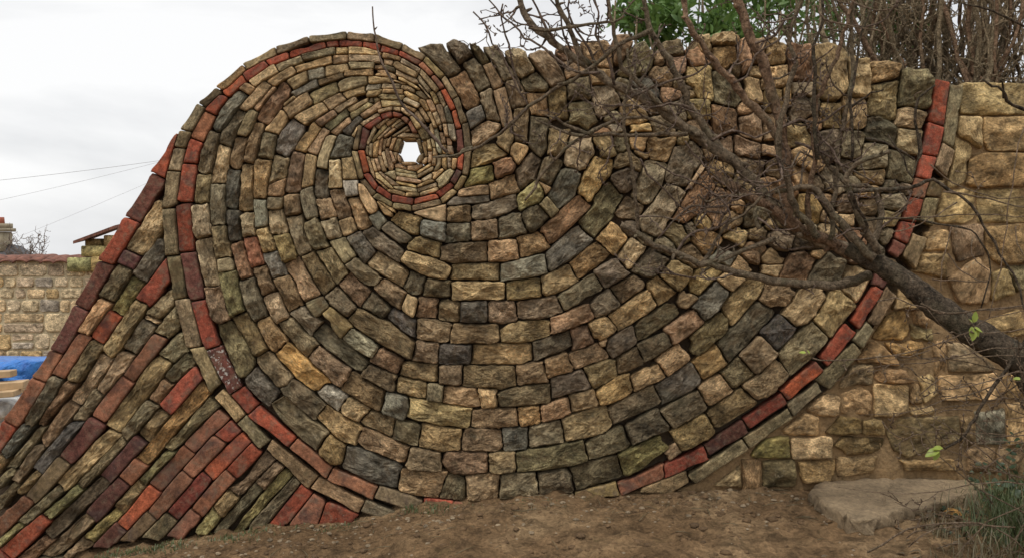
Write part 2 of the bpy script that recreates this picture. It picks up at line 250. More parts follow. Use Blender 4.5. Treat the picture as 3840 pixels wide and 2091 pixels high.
GAIN = 2.25
PAL = dict(t=(123, 101, 70), T=(140, 119, 86), p=(130, 112, 84), b=(104, 84, 60), B=(89, 74, 53), y=(112, 93, 62), g=(98, 86, 63),
           G=(87, 77, 55), l=(104, 94, 57), o=(122, 98, 62), O=(130, 101, 55), q=(109, 83, 58), s=(92, 87, 72), k=(70, 65, 55),
           d=(79, 69, 52), e=(95, 84, 63), u=(98, 84, 60), r=(110, 56, 41), R=(128, 68, 46), m=(76, 48, 41), n=(103, 69, 51), v=(74, 44, 38))
TRACE = '''
# wave
@ 600 80 1.949
*E uguugtueeuu 20 1365 125 1340 55 1092 150 1098 92 920 180 930 150 797 222 808 275 600 325 628 405 482 472 518 600 317 626 350 842 190 850 235 1087 115 1092 150 1365 80 1362 126 1568 95 1565 150 1775 165 1760 205
*K rrnrRrrrrrr 112 1322 230 1318 165 1037 265 1044 222 852 312 886 327 656 405 692 430 520 492 553 600 390 635 442 765 290 795 326 940 229 945 265 1210 152 1217 190 1304 142 1306 180 1480 148 1478 186 1612 170 1600 214
Sy 270 1120 360 1130 345 1310 300 1330 245 1318
Sg 365 800 430 815 410 935 365 1095 330 1115 272 1095 290 960
Ss 575 500 640 545 555 650 440 800 405 812 385 780 430 650
Sb 620 448 690 490 650 530 580 495
Sy 830 320 858 370 690 475 655 435
Se 1030 252 1038 290 870 360 848 325
Se 1275 195 1280 240 1045 282 1032 245
St 1285 192 1370 190 1372 238 1285 240
St 1378 190 1500 190 1612 235 1600 250 1380 238
Sp 420 900 510 930 470 1170 375 1170
Sd 570 645 620 665 555 820 510 915 432 885 455 810
St 760 440 810 475 640 665 580 640
Sb 830 480 845 490 705 660 690 640
St 960 332 998 365 830 470 788 440
St 1245 258 1252 300 1000 370 988 340
Sb 1262 245 1372 242 1375 300 1265 305
Su 1382 245 1600 252 1625 300 1382 290
SG 1375 300 1570 300 1560 345 1400 355
Sb 550 840 630 855 590 1070 540 1075 495 1040
SG 650 640 708 660 660 790 620 840 565 825
Sq 900 440 940 480 900 620 790 745 705 715 760 590
Sy 1065 360 1085 420 980 485 932 440
Ss 1080 360 1200 335 1200 400 1085 425
Sy 1205 335 1365 308 1375 355 1205 400
St 1350 362 1550 352 1555 400 1350 400
St 1565 355 1735 410 1720 425 1570 395
Sb 690 745 745 755 735 870 690 1035 605 1020 640 880
Sb 880 645 925 690 860 825 775 795
Sy 1070 520 1112 580 950 700 900 635
St 890 620 975 548 985 560 910 625
Ss 1140 430 1155 470 990 545 968 520
SB 1160 435 1330 385 1340 410 1160 465
Se 1400 405 1515 405 1510 460 1320 510 1300 470
St 1520 405 1700 410 1690 455 1530 455
Sg 745 815 850 830 810 1015 712 1000
Ss 970 710 1045 760 985 900 915 995 835 955 850 850
Sy 1190 600 1212 650 1050 755 985 705
Su 1280 450 1312 500 1130 595 1085 540
Sb 1320 530 1345 575 1250 645 1195 590
St 1490 478 1500 520 1380 555 1340 530
Ss 1520 465 1618 458 1610 505 1500 510
Su 1622 455 1760 460 1750 495 1620 492
Sy 590 1040 670 1055 665 1375 580 1385
So 700 1000 805 1010 780 1300 690 1285
St 1120 750 1175 790 1060 955 1000 930
St 1190 790 1230 810 1140 975 1080 945
Sb 1270 655 1290 690 1180 765 1150 735
SG 1360 645 1380 685 1250 790 1210 760
St 1420 560 1425 590 1310 670 1275 645
Sy 1370 640 1520 565 1545 575 1400 680
SG 1540 570 1558 610 1410 710 1385 680
Sb 1375 705 1395 740 1290 830 1258 805
Sk 1450 700 1470 720 1380 830 1340 800
St 1600 590 1618 630 1490 700 1460 680
ST 1445 765 1465 770 1420 850 1400 840
Sg 1210 840 1285 845 1240 980 1215 1080 1150 1060
Ss 1310 830 1415 850 1390 990 1240 1005
Sg 835 985 928 1000 912 1140 820 1180 790 1200
Sb 790 1190 915 1150 890 1290 780 1270
Sd 780 1290 895 1280 880 1385 780 1365
Sb 975 965 1052 970 1025 1250 910 1240
Sy 1070 978 1135 985 1115 1185 1035 1215
Sk 1145 1080 1230 1095 1215 1290 1120 1270
ST 1235 1010 1325 1010 1330 1215 1230 1215
Sy 1330 1005 1405 995 1440 1155 1345 1160
Sk 490 1085 575 1095 565 1330 540 1370 470 1340
Ss 1340 1165 1440 1165 1445 1265 1350 1285
St 1450 1190 1490 1185 1580 1340 1575 1390 1540 1403 1460 1300
@ 1380 150 4.0075
*E uu 524 59 493 141 865 240 820 303 1140 525 1095 577
Eu 1150 545 1335 840 1270 880 1108 585
Eu 1350 865 1480 1235 1400 1255 1290 895
Eu 1490 1245 1553 1636 1451 1636 1425 1258
Kr 200 80 465 165 445 220 185 170
Kr 470 165 790 325 750 365 465 220
Kn 820 335 985 520 945 545 760 370
Kn 985 522 1150 720 1080 745 945 547
KR 1150 730 1310 1030 1250 1060 1095 755
KR 1315 1045 1395 1325 1325 1345 1262 1065
Sb 240 200 490 270 470 310 220 265
ST 245 290 370 310 360 390 240 365
Sp 505 280 775 440 765 490 485 340
Sy 400 320 480 345 745 500 715 580 420 440 375 375
SG 240 370 400 420 410 480 290 460
Sb 105 385 190 385 220 440 100 430
Sy 90 455 270 460 440 560 430 600 290 560 95 510
Sb 420 450 460 480 740 590 760 660 600 620 430 520
St 0 570 100 550 330 600 310 640 0 645
St 460 560 520 570 780 740 760 750 480 600
ST 345 600 400 600 580 660 520 670
Sb 400 690 430 650 485 660 470 735 410 735
SB 500 680 620 700 710 770 690 790 495 730
SG 720 770 790 765 905 880 860 900 720 800
ST 750 665 790 690 950 880 920 870
Se 725 580 765 535 945 760 905 780
St 780 500 805 460 1060 740 1010 790
Sy 0 770 210 745 200 790 120 850 0 850
Sy 230 745 520 755 525 815 210 805
ST 160 850 220 815 540 840 520 890 215 900
So 530 790 590 775 770 880 755 930 600 870
SG 0 890 60 880 80 940 0 1000
Sp 85 870 130 860 180 890 100 945
St 0 1030 190 930 205 990 80 1060 0 1125
ST 210 920 480 915 500 985 215 1000
Sp 530 890 590 870 780 970 750 1020 560 930
Sb 520 960 700 1040 690 1080 560 1010
So 780 890 860 910 920 1060 870 1060 770 930
Sb 880 900 940 900 1020 1060 960 1090 900 990
St 930 770 985 770 1065 940 1010 965
ST 1030 790 1085 775 1165 980 1140 1020 1090 940
Sb 1030 980 1100 970 1180 1240 1110 1250
Sk 1150 1010 1190 995 1270 1250 1190 1250
Sb 760 1020 800 1015 900 1150 940 1220 880 1230 800 1120
Sb 700 1100 760 1080 850 1235 800 1250
ST 890 1085 940 1075 1040 1310 985 1320
ST 975 1110 1030 1095 1100 1260 1045 1290
ST 1050 1290 1105 1275 1130 1370 1070 1380
Sb 1120 1260 1190 1260 1200 1440 1140 1440
Se 1200 1265 1280 1265 1330 1500 1240 1500
ST 880 1240 955 1230 1000 1440 935 1440
ET 150 1060 365 1005 370 1045 160 1100
ET 378 1005 490 1010 480 1070 375 1050
ET 500 1015 640 1110 610 1140 490 1060
@ 1320 430 3.898
Km 1522 225 1600 215 1645 550 1548 560
KR 1548 565 1645 565 1622 825 1535 785
Km 1530 795 1612 830 1510 1020 1440 975
Kr 1440 1000 1480 1040 1280 1205 1230 1150
KR 1250 1165 1268 1215 895 1320 905 1235
Kr 900 1235 893 1320 578 1260 580 1180
Kr 575 1180 570 1255 350 1105 378 1050
Kr 365 1050 335 1095 175 880 225 842
KR 240 850 175 860 80 515 175 518
Km 190 515 90 505 160 190 240 235
Kr 250 210 182 175 400 20 437 70
Kr 445 65 412 5 579 -45 589 28
KR 592 28 582 -45 754 13 696 47
Kn 704 50 756 18 836 80 805 130
Kn 815 130 845 85 942 242 880 262
*E uuuuuu 1645 505 1745 505 1610 880 1692 900 1482 1085 1537 1120 1288 1242 1315 1300 870 1330 870 1403 600 1300 580 1362 350 1150 290 1200
*E uu 350 1150 290 1200 165 940 108 955 80 542 0 532
Eu 85 520 20 510 92 152 140 160
Sp 150 165 125 130 370 -20 412 8
Et 850 40 890 30 1000 170 950 215
Sy 350 1235 600 1370 640 1440 480 1400
# eye
YT 340 175 430 110 545 45 530 80 400 190 360 195
Yt 490 125 620 45 680 50 530 160
YT 560 190 700 60 730 90 590 210
Yp 610 185 720 100 775 130 660 200
Yp 205 430 325 180 350 210 235 450
Yp 280 385 475 145 500 190 300 410
YT 365 355 560 175 580 200 390 365
Yt 460 320 620 180 640 215 480 345
Yp 600 310 820 160 830 200 615 320
Yp 760 250 850 210 855 245 780 260
YT 660 325 760 270 970 295 985 335 720 345
Yg 190 500 210 455 250 455 240 600 190 560
Yg 255 430 300 420 285 625 245 610
Yo 310 420 390 380 370 620 300 630
Yt 405 370 450 340 415 600 375 585
Yb 455 350 515 350 480 520 445 520
Yb 520 380 560 350 545 450 500 470
Yt 600 355 655 345 590 520 545 520
YT 660 355 720 345 660 540 605 530
Yt 205 610 245 615 325 860 330 930 270 820
Yb 265 640 310 640 375 840 325 830
Yb 320 640 370 640 430 800 380 840
Yt 375 605 420 605 500 835 450 835
YT 430 560 465 540 530 770 485 785
Yb 480 500 530 495 600 720 580 800 535 780
Yb 540 530 590 545 650 700 600 720
Yb 590 545 650 555 665 640 650 700
Yb 640 630 672 580 722 690 700 715
Yb 722 700 955 700 935 745 735 745
Yu 940 695 1000 585 1055 560 1045 660 970 710
YT 935 345 990 355 1035 540 1003 580
Yb 715 345 940 338 940 362 735 362
Yt 1030 385 1090 370 1110 620 1060 625 1040 500
YT 1020 690 1060 630 1110 620 1100 670 1045 735
Yt 1090 365 1135 360 1170 525 1115 530
Yt 1110 540 1165 535 1175 620 1165 700 1115 690
Yu 950 225 1015 185 1140 330 1110 370 1030 380
Yp 1040 150 1085 145 1110 215 1080 215
YT 1090 110 1150 105 1195 310 1140 320
YT 1150 350 1220 400 1225 490 1170 480
Yt 1180 490 1235 495 1245 600 1180 600
Yt 1185 620 1240 630 1220 745 1165 740
Ys 1200 200 1255 210 1300 400 1300 560 1240 540 1205 330
Yt 1250 170 1305 155 1330 240 1275 255
Yb 1270 260 1340 250 1370 420 1310 420
Yt 1390 350 1450 340 1455 450 1400 445
Yt 1310 440 1370 435 1390 560 1330 560
Yp 1390 460 1460 460 1470 560 1400 560
Yt 1310 600 1385 600 1390 790 1350 800 1310 720
Yg 1250 620 1310 620 1300 720 1245 830 1200 820 1240 720
Yp 1395 620 1450 620 1450 780 1400 770
Yo 1470 650 1540 650 1530 770 1480 810 1450 790
Yb 615 720 720 715 740 745 800 755 800 810 630 770
Yb 805 755 1000 725 1045 740 930 820 810 815
Yg 640 785 930 845 945 880 640 830
YT 940 840 1150 710 1165 740 960 860
YT 950 890 1185 760 1195 800 960 920
Yg 630 850 940 885 945 935 650 890
YG 460 860 620 830 650 910 630 950 560 920
Yt 370 830 420 840 620 985 700 1050 590 1030
YT 335 850 370 845 595 1080 580 1095 350 930
Yt 345 950 370 945 520 1080 495 1095
Yb 650 910 900 945 1020 970 1000 1000 650 955
Yy 640 985 700 985 940 1040 935 1065 650 1010
YG 600 1060 690 1050 940 1090 945 1130 720 1110
Yt 525 1100 620 1105 790 1155 770 1190 540 1130
Yy 780 1150 980 1150 985 1190 790 1195
Yy 985 1150 1240 1065 1265 1085 1190 1130 990 1190
Yg 960 1080 1240 1000 1250 1040 970 1130
Yt 945 1045 1150 950 1180 980 960 1070
Yp 1010 955 1160 860 1190 880 1150 940 1030 985
Yt 1170 850 1320 790 1345 800 1220 920 1180 930
YG 1250 960 1440 790 1500 830 1380 1000 1270 1080
# wave
@ 600 700 1.949
EG 20 168 105 165 130 490 40 500
EG 52 515 150 505 185 800 105 820
Eu 115 832 215 816 290 1155 190 1175
Eu 226 1190 320 1170 440 1443 375 1500
Kr 110 128 225 120 242 470 135 478
Km 150 490 250 480 318 812 218 835
Kr 230 842 325 826 430 1155 330 1190
Kv 342 1200 440 1165 590 1458 510 1508
Sp 218 135 335 130 372 350 270 370 240 330
Sp 248 410 370 375 425 715 330 730
Sb 325 740 430 735 500 965 430 1005 370 960
SG 420 1010 510 985 580 1080 690 1260 620 1390 570 1395 490 1250
Se 370 -10 465 -5 465 270 372 275
Sy 378 300 475 290 510 510 400 525
SG 420 535 500 515 530 605 430 620
Sl 430 640 545 620 610 900 510 940
Sy 535 970 630 915 775 1185 690 1240
Sk 480 185 580 180 585 385 500 400
Sq 510 425 600 395 660 660 595 670
Se 570 700 680 670 765 940 690 980 625 900
Sb 710 985 790 960 915 1130 835 1210 770 1130
Sg 700 1255 785 1210 955 1400 930 1470 850 1460
Sp 585 200 680 195 690 360 600 370
Sn 602 372 690 362 750 560 660 590
Sb 685 600 770 580 835 755 740 785
Sp 748 820 850 770 930 960 845 1000
Se 945 920 1020 860 1165 990 1095 1085
Sg 860 995 960 960 1140 1160 1060 1250
Ss 690 105 775 100 775 285 695 295
St 695 320 785 290 840 460 755 490
Ss 750 490 855 475 915 640 820 665
Sb 825 680 940 650 1035 870 945 910
SG 1075 850 1185 805 1220 880 1130 950
Sy 1195 920 1240 890 1395 1020 1320 1095
Sd 1110 1080 1190 1020 1510 1290 1460 1340 1360 1300
SO 845 1215 925 1145 1225 1400 1230 1430 1150 1495 1020 1400
Sb 1090 1240 1150 1180 1380 1340 1370 1420 1310 1455 1120 1300
Sp 785 185 890 160 920 340 800 350
Sy 830 365 930 345 990 530 895 555
Sb 910 570 1000 520 1160 790 1060 835
Sb 905 70 1010 60 1010 200 910 205
Sg 920 235 1025 215 1045 350 1100 470 1010 500
SB 1030 510 1120 475 1265 720 1190 795
Sg 1200 810 1290 745 1425 890 1360 940
Sb 1310 710 1390 640 1520 770 1460 865
Sd 1480 870 1545 790 1670 900 1620 975
SB 1390 970 1440 900 1690 990 1870 1140 1830 1245 1600 1120
Ss 1340 1110 1390 1040 1600 1180 1550 1250
Sb 1545 1270 1600 1180 1775 1280 1730 1360
Se 1020 30 1110 10 1140 210 1075 225
SG 1060 290 1130 240 1175 300 1225 430 1150 465 1100 430
Sp 1140 470 1250 450 1360 630 1295 710
Se 1365 570 1430 530 1610 680 1570 715 1460 680
St 1575 740 1620 680 1795 780 1755 895
Sk 1660 960 1700 900 1870 980 1860 1100 1760 1070
ST 1140 105 1240 85 1285 215 1185 235
Se 1180 260 1280 230 1325 360 1225 390
Se 1250 405 1350 380 1420 500 1350 550
Sp 1515 560 1590 485 1810 640 1770 720
ST 1765 880 1810 790 1885 830 1840 950
Sb 1245 30 1345 15 1390 210 1310 230
St 1310 260 1390 225 1425 310 1345 350
Sk 1370 385 1455 340 1560 480 1505 555
Sd 1500 340 1560 310 1775 480 1745 535 1570 430
St 1370 90 1455 70 1535 280 1450 310
Ss 1530 225 1590 190 1640 250 1595 315
Sd 1620 300 1680 260 1835 385 1770 415
St 1685 250 1725 185 1905 230 1880 350 1760 310
Sy 1580 95 1700 170 1690 215 1640 190
@ 1500 700 1.949
Sk 345 130 400 80 650 62 650 105 390 135
Sb 430 30 560 0 650 0 650 58 420 78
St 655 -13 840 -83 858 22 660 92
Sb 115 190 330 135 335 245 300 250
Sb 345 150 505 130 510 255 345 250
Sg 530 150 830 70 840 140 640 235 530 220
Se 890 200 930 150 1010 130 1085 220 960 330 900 250
SG 1020 130 1080 85 1150 170 1110 225
Ss 155 260 330 270 325 390 160 350
Ss 350 280 510 270 515 385 340 400
Sb 525 270 700 250 715 365 520 385
SG 725 250 880 200 915 330 730 375
Sq 1045 330 1060 290 1320 65 1385 150 1090 410
St 70 410 130 365 290 420 285 520 70 460
SB 300 450 420 420 630 415 635 540 440 550 300 530
St 640 410 850 395 865 530 645 545
So 860 380 1000 345 1050 360 1090 440 890 515
Ss 1065 500 1310 300 1395 390 1250 530 1100 610
ST 10 530 50 480 260 530 375 600 330 680 160 630
Sy 385 580 550 560 725 565 720 680 380 670
Ss 735 570 1060 505 1065 630 740 690
So 1250 555 1450 405 1520 490 1300 670
Sy 1035 670 1230 575 1300 680 1070 800 1040 770
Se 30 740 75 635 180 660 165 760 85 790
Sg 175 710 210 680 360 690 365 790 180 790
Sy 380 700 770 700 765 820 380 830
St 775 705 1025 675 1030 800 780 830
Se 1170 810 1420 645 1465 740 1200 895
Sd 1430 625 1590 535 1675 630 1510 735
ST 1600 510 1690 370 1800 440 1670 605
St 1440 390 1540 270 1670 370 1580 495
Sq 130 820 270 825 265 965 120 945
St 280 860 330 840 440 845 435 985 275 975
Sk 445 845 635 840 635 985 440 985
ST 640 840 830 835 860 985 645 990
SB 860 850 1130 800 1190 920 970 970 860 950
Sq 1110 960 1370 875 1415 950 1300 1000 1120 1060
Se 1405 870 1530 755 1610 860 1440 955
Sy 1550 745 1720 650 1785 720 1620 850
Sb 125 975 240 970 370 1010 350 1120 240 1135 125 1100
Sy 370 1060 400 1005 700 1010 720 1120 650 1145 370 1145
Sy 745 1055 850 990 1085 990 1085 1080 850 1145 750 1120
St 1555 940 1820 760 1875 860 1600 1040
Sy 1380 1010 1480 955 1585 1040 1480 1120 1420 1090
SG 1720 1030 2040 800 2080 900 1740 1120
Sb 110 1130 275 1140 270 1290 100 1270
Sk 290 1170 400 1150 510 1160 500 1280 400 1300 285 1290
St 540 1160 960 1155 960 1260 860 1300 535 1290
Sd 970 1150 1240 1065 1260 1150 990 1270
Sb 1250 1060 1370 1020 1415 1150 1270 1190
SB 1225 1240 1450 1150 1520 1240 1290 1320
Sd 1510 1130 1700 1030 1730 1130 1560 1250 1520 1190
St 1460 1140 1510 1120 1500 1160 1470 1170
Sd 1745 1160 1960 1070 1980 1150 1790 1270
SB 1580 1260 1740 1180 1780 1280 1600 1360
@ 1500 1371 1.949
Sy 0 -20 270 0 265 110 180 110 0 70
SB 285 10 455 0 450 140 290 140
Sy 460 15 835 10 850 150 730 165 455 145
Sb 850 20 1045 -30 1075 110 860 145
St 1060 -40 1220 -80 1250 30 1080 85
Sd 1110 100 1340 45 1395 160 1110 235
Sy 1355 20 1580 -45 1580 70 1420 160
SG 205 140 315 145 310 260 205 240
Sb 320 165 555 170 590 290 480 300 310 270
St 565 172 700 175 700 300 595 310
SB 715 215 830 160 1095 145 1100 265 750 300
Sb 1030 300 1235 230 1250 345 1040 410
SB 1235 225 1420 180 1450 280 1260 330
So 1430 200 1600 90 1670 75 1700 180 1470 290
Sy 1690 90 1890 0 1940 80 1720 185
SB 1525 330 1845 150 1910 260 1570 405
Sy 60 360 80 250 420 300 520 320 500 460 300 430
Sb 530 340 850 310 855 440 720 460 525 450
So 860 310 1015 300 1025 430 880 455
Sy 1195 400 1500 300 1540 420 1480 480 1220 555
Sd 1660 450 1880 335 1945 460 1700 570
Sy 135 560 170 440 440 470 440 610 320 625 140 590
SB 450 560 480 460 740 475 750 600 680 630 460 625
Ss 745 460 925 455 915 610 770 620
Se 945 445 1170 415 1200 570 960 600
SG 1365 580 1620 460 1680 570 1640 620 1390 680
Sl 1600 650 1900 530 1949 600 1700 780 1650 790
SB 50 720 75 600 285 630 295 770 60 760
Sb 310 700 340 630 640 640 640 780 380 800
St 650 645 835 640 845 760 700 790 655 770
SG 850 640 1330 545 1365 690 1200 740 855 770
SG 1245 760 1590 670 1620 800 1300 915 1260 850
Sb 0 760 340 790 270 965 -10 920
Sd 345 800 420 800 470 860 450 990 290 970
Sb 490 820 640 790 725 810 700 970 500 1000
Se 740 805 980 785 1000 930 900 960 740 950
Se 1020 800 1200 750 1270 800 1270 930 1030 970
Kr 172 1085 178 978 390 995 380 1060
Ku 1280 935 1580 855 1605 945 1270 985
Kn 1590 865 1925 722 1960 800 1620 948
Kn 380 1040 392 998 640 1010 640 1060
Ku 645 1060 645 1012 1000 990 1010 1040
Ku 1010 1040 1005 988 1275 940 1268 1010
@ 600 1371 1.949
Ey 400 225 455 170 612 355 555 405
EG 570 425 630 370 795 540 735 605
Eb 775 605 820 545 1150 805 1080 890
Eb 1105 895 1160 820 1490 990 1445 1070
EG 1475 1060 1510 985 1790 1085 1650 1140
Kr 527 213 605 160 712 280 642 345
Kr 650 365 720 297 990 528 940 592
Kn 942 592 1000 537 1255 745 1210 815
Kn 1230 828 1265 747 1590 885 1550 970
Ku 1567 960 1605 882 1915 985 1890 1080
Sk 615 90 700 30 860 180 780 280 630 160
Sd 890 165 960 110 1190 290 1130 385 1000 290
Ss 1145 190 1200 130 1365 230 1290 330
SG 830 290 920 235 1220 490 1145 620 1000 500
St 1150 370 1220 310 1465 460 1420 565 1330 540
Sy 1150 630 1230 520 1345 590 1320 700 1260 725
Sk 1350 740 1370 600 1720 700 1765 750 1730 890 1560 860
St 1320 300 1370 240 1515 320 1430 410 1330 360
Sb 1325 170 1390 60 1640 190 1610 325
St 1480 420 1540 350 1715 400 1690 520
Sb 1440 550 1480 465 1820 600 1790 700 1700 690
SB 1480 70 1530 0 1730 80 1700 185 1560 120
St 1725 150 1740 80 1945 135 1940 230 1740 195
Ss 1625 330 1660 200 1790 230 1810 300 1770 390
Sg 1690 540 1720 400 1900 455 1880 590
@ 2600 850 2.339
Sy 0 470 90 360 240 400 70 590 0 555
Sy 225 460 290 420 460 470 350 555
St 330 360 400 270 520 380 480 420 350 390
Ss 0 700 200 490 310 580 270 680 110 800
St 260 700 460 475 620 490 600 590 350 860
Sy 600 640 650 520 830 530 875 580 820 670 680 685
Sy 800 770 960 560 1120 560 1155 620 1080 780 900 870
St 1070 800 1230 570 1290 565 1420 690 1210 975
ST 1290 520 1360 340 1450 350 1580 430 1460 650
Sd 225 1030 570 660 695 750 640 850 430 1050 320 1180
Sk 610 910 770 785 900 880 740 1080
SG 750 1110 1050 860 1190 980 860 1290
SB 430 1130 580 980 740 1110 560 1290
Sy 0 980 240 770 300 810 290 920 60 1110 0 1090
So 20 1190 210 1050 300 1200 90 1330
Se 265 1290 400 1160 535 1300 350 1403
St 460 1403 720 1180 835 1290 700 1440 560 1500
St 610 270 690 205 785 280 770 320 640 330
Sb 630 340 780 340 740 440 600 410
Sq 750 450 870 260 970 220 1080 280 990 470 880 470
SG 1010 470 1080 330 1190 240 1350 300 1300 500
Sq 420 220 530 120 625 200 570 310 480 290
So 0 100 60 30 250 100 180 240 80 230
Sk 150 290 230 190 370 230 320 340
Sy 280 90 370 0 480 60 430 170
Sy 1030 260 1060 215 1160 210 1110 280
SB 640 90 700 30 900 60 860 190 740 190
SB 880 190 910 70 1120 90 1100 190
Km 1605 415 1712 480 1660 545 1585 505
Kr 1600 515 1662 555 1450 888 1382 828
Eb 1700 530 1785 600 1620 870 1535 830
EG 1520 840 1588 902 1490 1060 1405 992
@ 2400 1150 1.491
Kn 0 918 112 888 132 962 0 1012
Kr 118 897 355 782 382 850 140 955
Km 362 772 575 637 605 700 395 828
Kr 582 632 790 482 822 540 620 680
KR 785 467 985 302 1028 355 830 515
Kr 1000 282 1155 92 1207 145 1050 335
EG 1190 205 1238 250 1060 465 985 405
EG 988 422 1018 470 860 610 830 542
EG 825 572 855 620 612 792 577 737
Eg 575 742 610 792 310 990 268 945
Eb 262 922 272 982 165 1050 0 1035 20 1010
Sk 90 450 290 325 345 400 330 440 130 535
Sy 330 450 460 390 515 470 380 555
Se 130 590 330 475 380 560 200 670
Sy 385 600 570 470 650 540 420 680
Sy 185 710 370 615 420 680 390 730 230 800
Sl 0 790 180 715 160 810 0 905
St 150 820 200 770 225 810 170 850
Sb 0 480 70 440 125 520 0 590
Sy 0 330 90 300 140 380 0 455
St 105 300 215 215 270 290 160 390
Sb 150 130 310 25 345 90 190 210
@ 2300 500 2.004
Sy 265 1150 340 1080 460 1190 350 1285
Sy 360 1080 430 950 570 1000 580 1060 500 1175
SB 430 1270 530 1195 630 1240 500 1345
Sd 145 1030 290 870 440 950 300 1080
Sy 385 740 430 680 520 700 580 790 500 860
Se 210 650 390 410 460 395 550 450 340 780 230 740
Sq 450 640 640 320 700 290 770 380 640 600 540 670
St 560 410 660 250 680 260 590 420
Sd 405 330 470 110 600 60 680 150 560 390 430 370
Se 150 470 250 200 400 240 380 320 290 520 240 540
Sd 0 330 110 250 190 300 140 400 60 455
Sy 250 50 300 30 490 20 410 200 290 190
Sg 0 600 110 480 240 540 190 640
So 1400 480 1530 460 1600 600 1560 680 1390 660
Sb 700 600 790 420 900 470 860 590 780 700
Sy 800 620 900 590 960 640 920 720 830 740
Sb 880 180 990 140 1120 220 1100 330 960 270
Sq 1100 360 1230 330 1260 500 1160 470
Sb 1130 90 1240 100 1240 160 1140 160
SB 1000 560 1100 520 1180 600 1100 700 1010 690
Sb 1360 230 1480 280 1500 420 1370 400
@ 2000 400 2.807
Sy 170 240 370 260 360 380 230 520 155 490
Sp 345 600 380 340 460 300 590 330 620 500 550 640 480 660
Sd 30 740 110 560 190 520 300 600 180 830
Ss 165 930 290 680 450 665 490 720 430 920 270 1060
So 480 870 560 680 640 540 810 570 790 730 590 990 480 900
St 650 340 800 330 880 500 740 525
Sd 810 740 880 690 1020 650 1030 820 950 915 840 880
SB 900 500 1000 480 1130 600 1120 680 1000 635 880 640
SG 500 1200 660 1040 640 980 780 800 940 930 860 1130 640 1360 520 1290
Se 840 1180 900 1050 990 950 1080 1000 1180 1050 1100 1230
So 1050 200 1250 180 1240 250 1040 260
So 1010 330 1210 330 1150 460 1050 430
Sq 640 250 760 200 820 270 640 290
Se 760 190 900 180 940 260 830 270
St 1080 460 1210 510 1190 550 1100 500
Sb 70 800 190 860 130 910
@ 1500 80 1.949
Ce 135 190 220 150 310 165 380 230 450 340 410 395 350 400
Cd 330 180 395 125 440 140 520 235 430 325
Ce 515 170 545 150 650 290 600 310
Ce 615 195 705 160 840 410 760 450 700 330
Ce 765 240 830 195 890 200 970 350 890 415
Cb 945 250 1000 205 1090 210 1190 420 1110 470 1020 350
Cq 1150 200 1230 160 1330 200 1320 280 1200 290
Ct 1340 140 1500 130 1540 230 1550 340 1400 320 1340 220
Cb 1570 95 1680 90 1700 180 1610 300 1570 300
Ce 1610 370 1700 190 1790 130 1860 240 1840 350 1640 400
Sq 360 420 475 355 580 560 570 610 480 620 420 520
Se 455 300 540 275 600 330 655 465 570 505
Sb 610 325 670 305 755 450 690 490
Sd 580 530 660 490 725 720 640 720 600 600
Sb 690 510 765 490 815 730 760 760 720 650
SB 770 430 860 415 920 590 830 630
Se 890 430 1000 390 1080 470 1060 510 940 510
Sk 490 680 590 620 620 700 520 780
St 520 800 650 715 720 760 610 880 525 910
Sy 520 960 620 910 720 910 775 970 560 1060 515 1070
Sq 680 1040 820 990 850 1070 700 1155
Sl 510 1080 680 1050 690 1150 470 1210
St 710 850 800 790 830 850 790 950 720 910
So 810 920 850 880 930 920 870 1045 820 1000
SB 845 640 940 640 930 890 840 880
St 935 520 1050 515 1085 680 960 670
Sy 1095 500 1200 480 1230 700 1100 715
SG 1240 600 1400 580 1430 720 1370 770 1250 730
SG 1240 420 1380 400 1400 560 1240 570
Se 1400 480 1560 470 1620 600 1500 690 1430 680
SB 850 1080 960 960 1035 1010 1000 1150 880 1215 850 1180
Se 955 700 1080 720 1075 930 1030 995 940 900
Sl 870 1290 990 1165 1050 1230 1030 1320 890 1380
Sb 1200 300 1330 300 1370 390 1230 410
Sy 1390 340 1540 350 1560 450 1400 460
@ 2300 0 2.339
Cy 440 360 600 330 620 480 470 500
Cy 740 300 850 285 870 430 790 450
CT 870 340 950 270 1050 260 1110 340 1060 390 890 380
Sq 640 440 740 420 840 540 700 560
So 890 420 1060 390 1080 540 990 590 900 560
Cq 1130 350 1210 330 1230 560 1140 640 1120 450
Cb 1215 340 1330 330 1340 560 1240 560
Cb 1370 330 1430 310 1480 370 1520 400 1510 540 1360 550 1345 440
Cq 1560 380 1740 380 1760 700 1560 720
Sy 650 600 850 590 870 860 760 850 650 720
Se 880 650 1040 640 1150 850 1080 930 920 880
Sy 1160 690 1280 690 1300 900 1200 880
St 1380 600 1530 580 1540 740 1420 770
So 1500 780 1560 740 1550 910 1500 900
SB 1560 730 1750 735 1740 850 1580 820
Se 1580 850 1700 810 1760 1000 1600 1040
Sk 160 720 330 700 400 800 390 870 250 870
Sq 430 760 590 800 600 840 440 900
Se 470 920 630 890 640 1040 560 1070 460 1000
Sy 640 880 830 880 850 1040 660 1030
Sq 870 930 1080 960 1100 1140 880 1240
Sb 1110 1040 1280 980 1290 1240 1120 1180
Sy 1530 1110 1700 1100 1740 1280 1560 1290
Sb 900 1250 1040 1180 1060 1400 950 1400
Sb 1090 1190 1290 1260 1280 1403 1090 1400
Se 1330 1230 1450 1230 1460 1360 1340 1360
Sb 470 520 620 500 630 620 520 640
Sy 1340 780 1480 790 1490 960 1360 980
SB 1340 1000 1500 990 1510 1160 1350 1200
@ 3040 0 2.339
Cy 40 400 180 365 280 400 335 500 320 760 230 890 90 870
CT 340 490 530 510 540 850 370 850 335 640
Cy 545 540 720 520 815 560 790 650 560 720
CG 830 600 1040 600 1070 720 1050 940 800 920
Se 540 750 790 710 770 1030 530 990
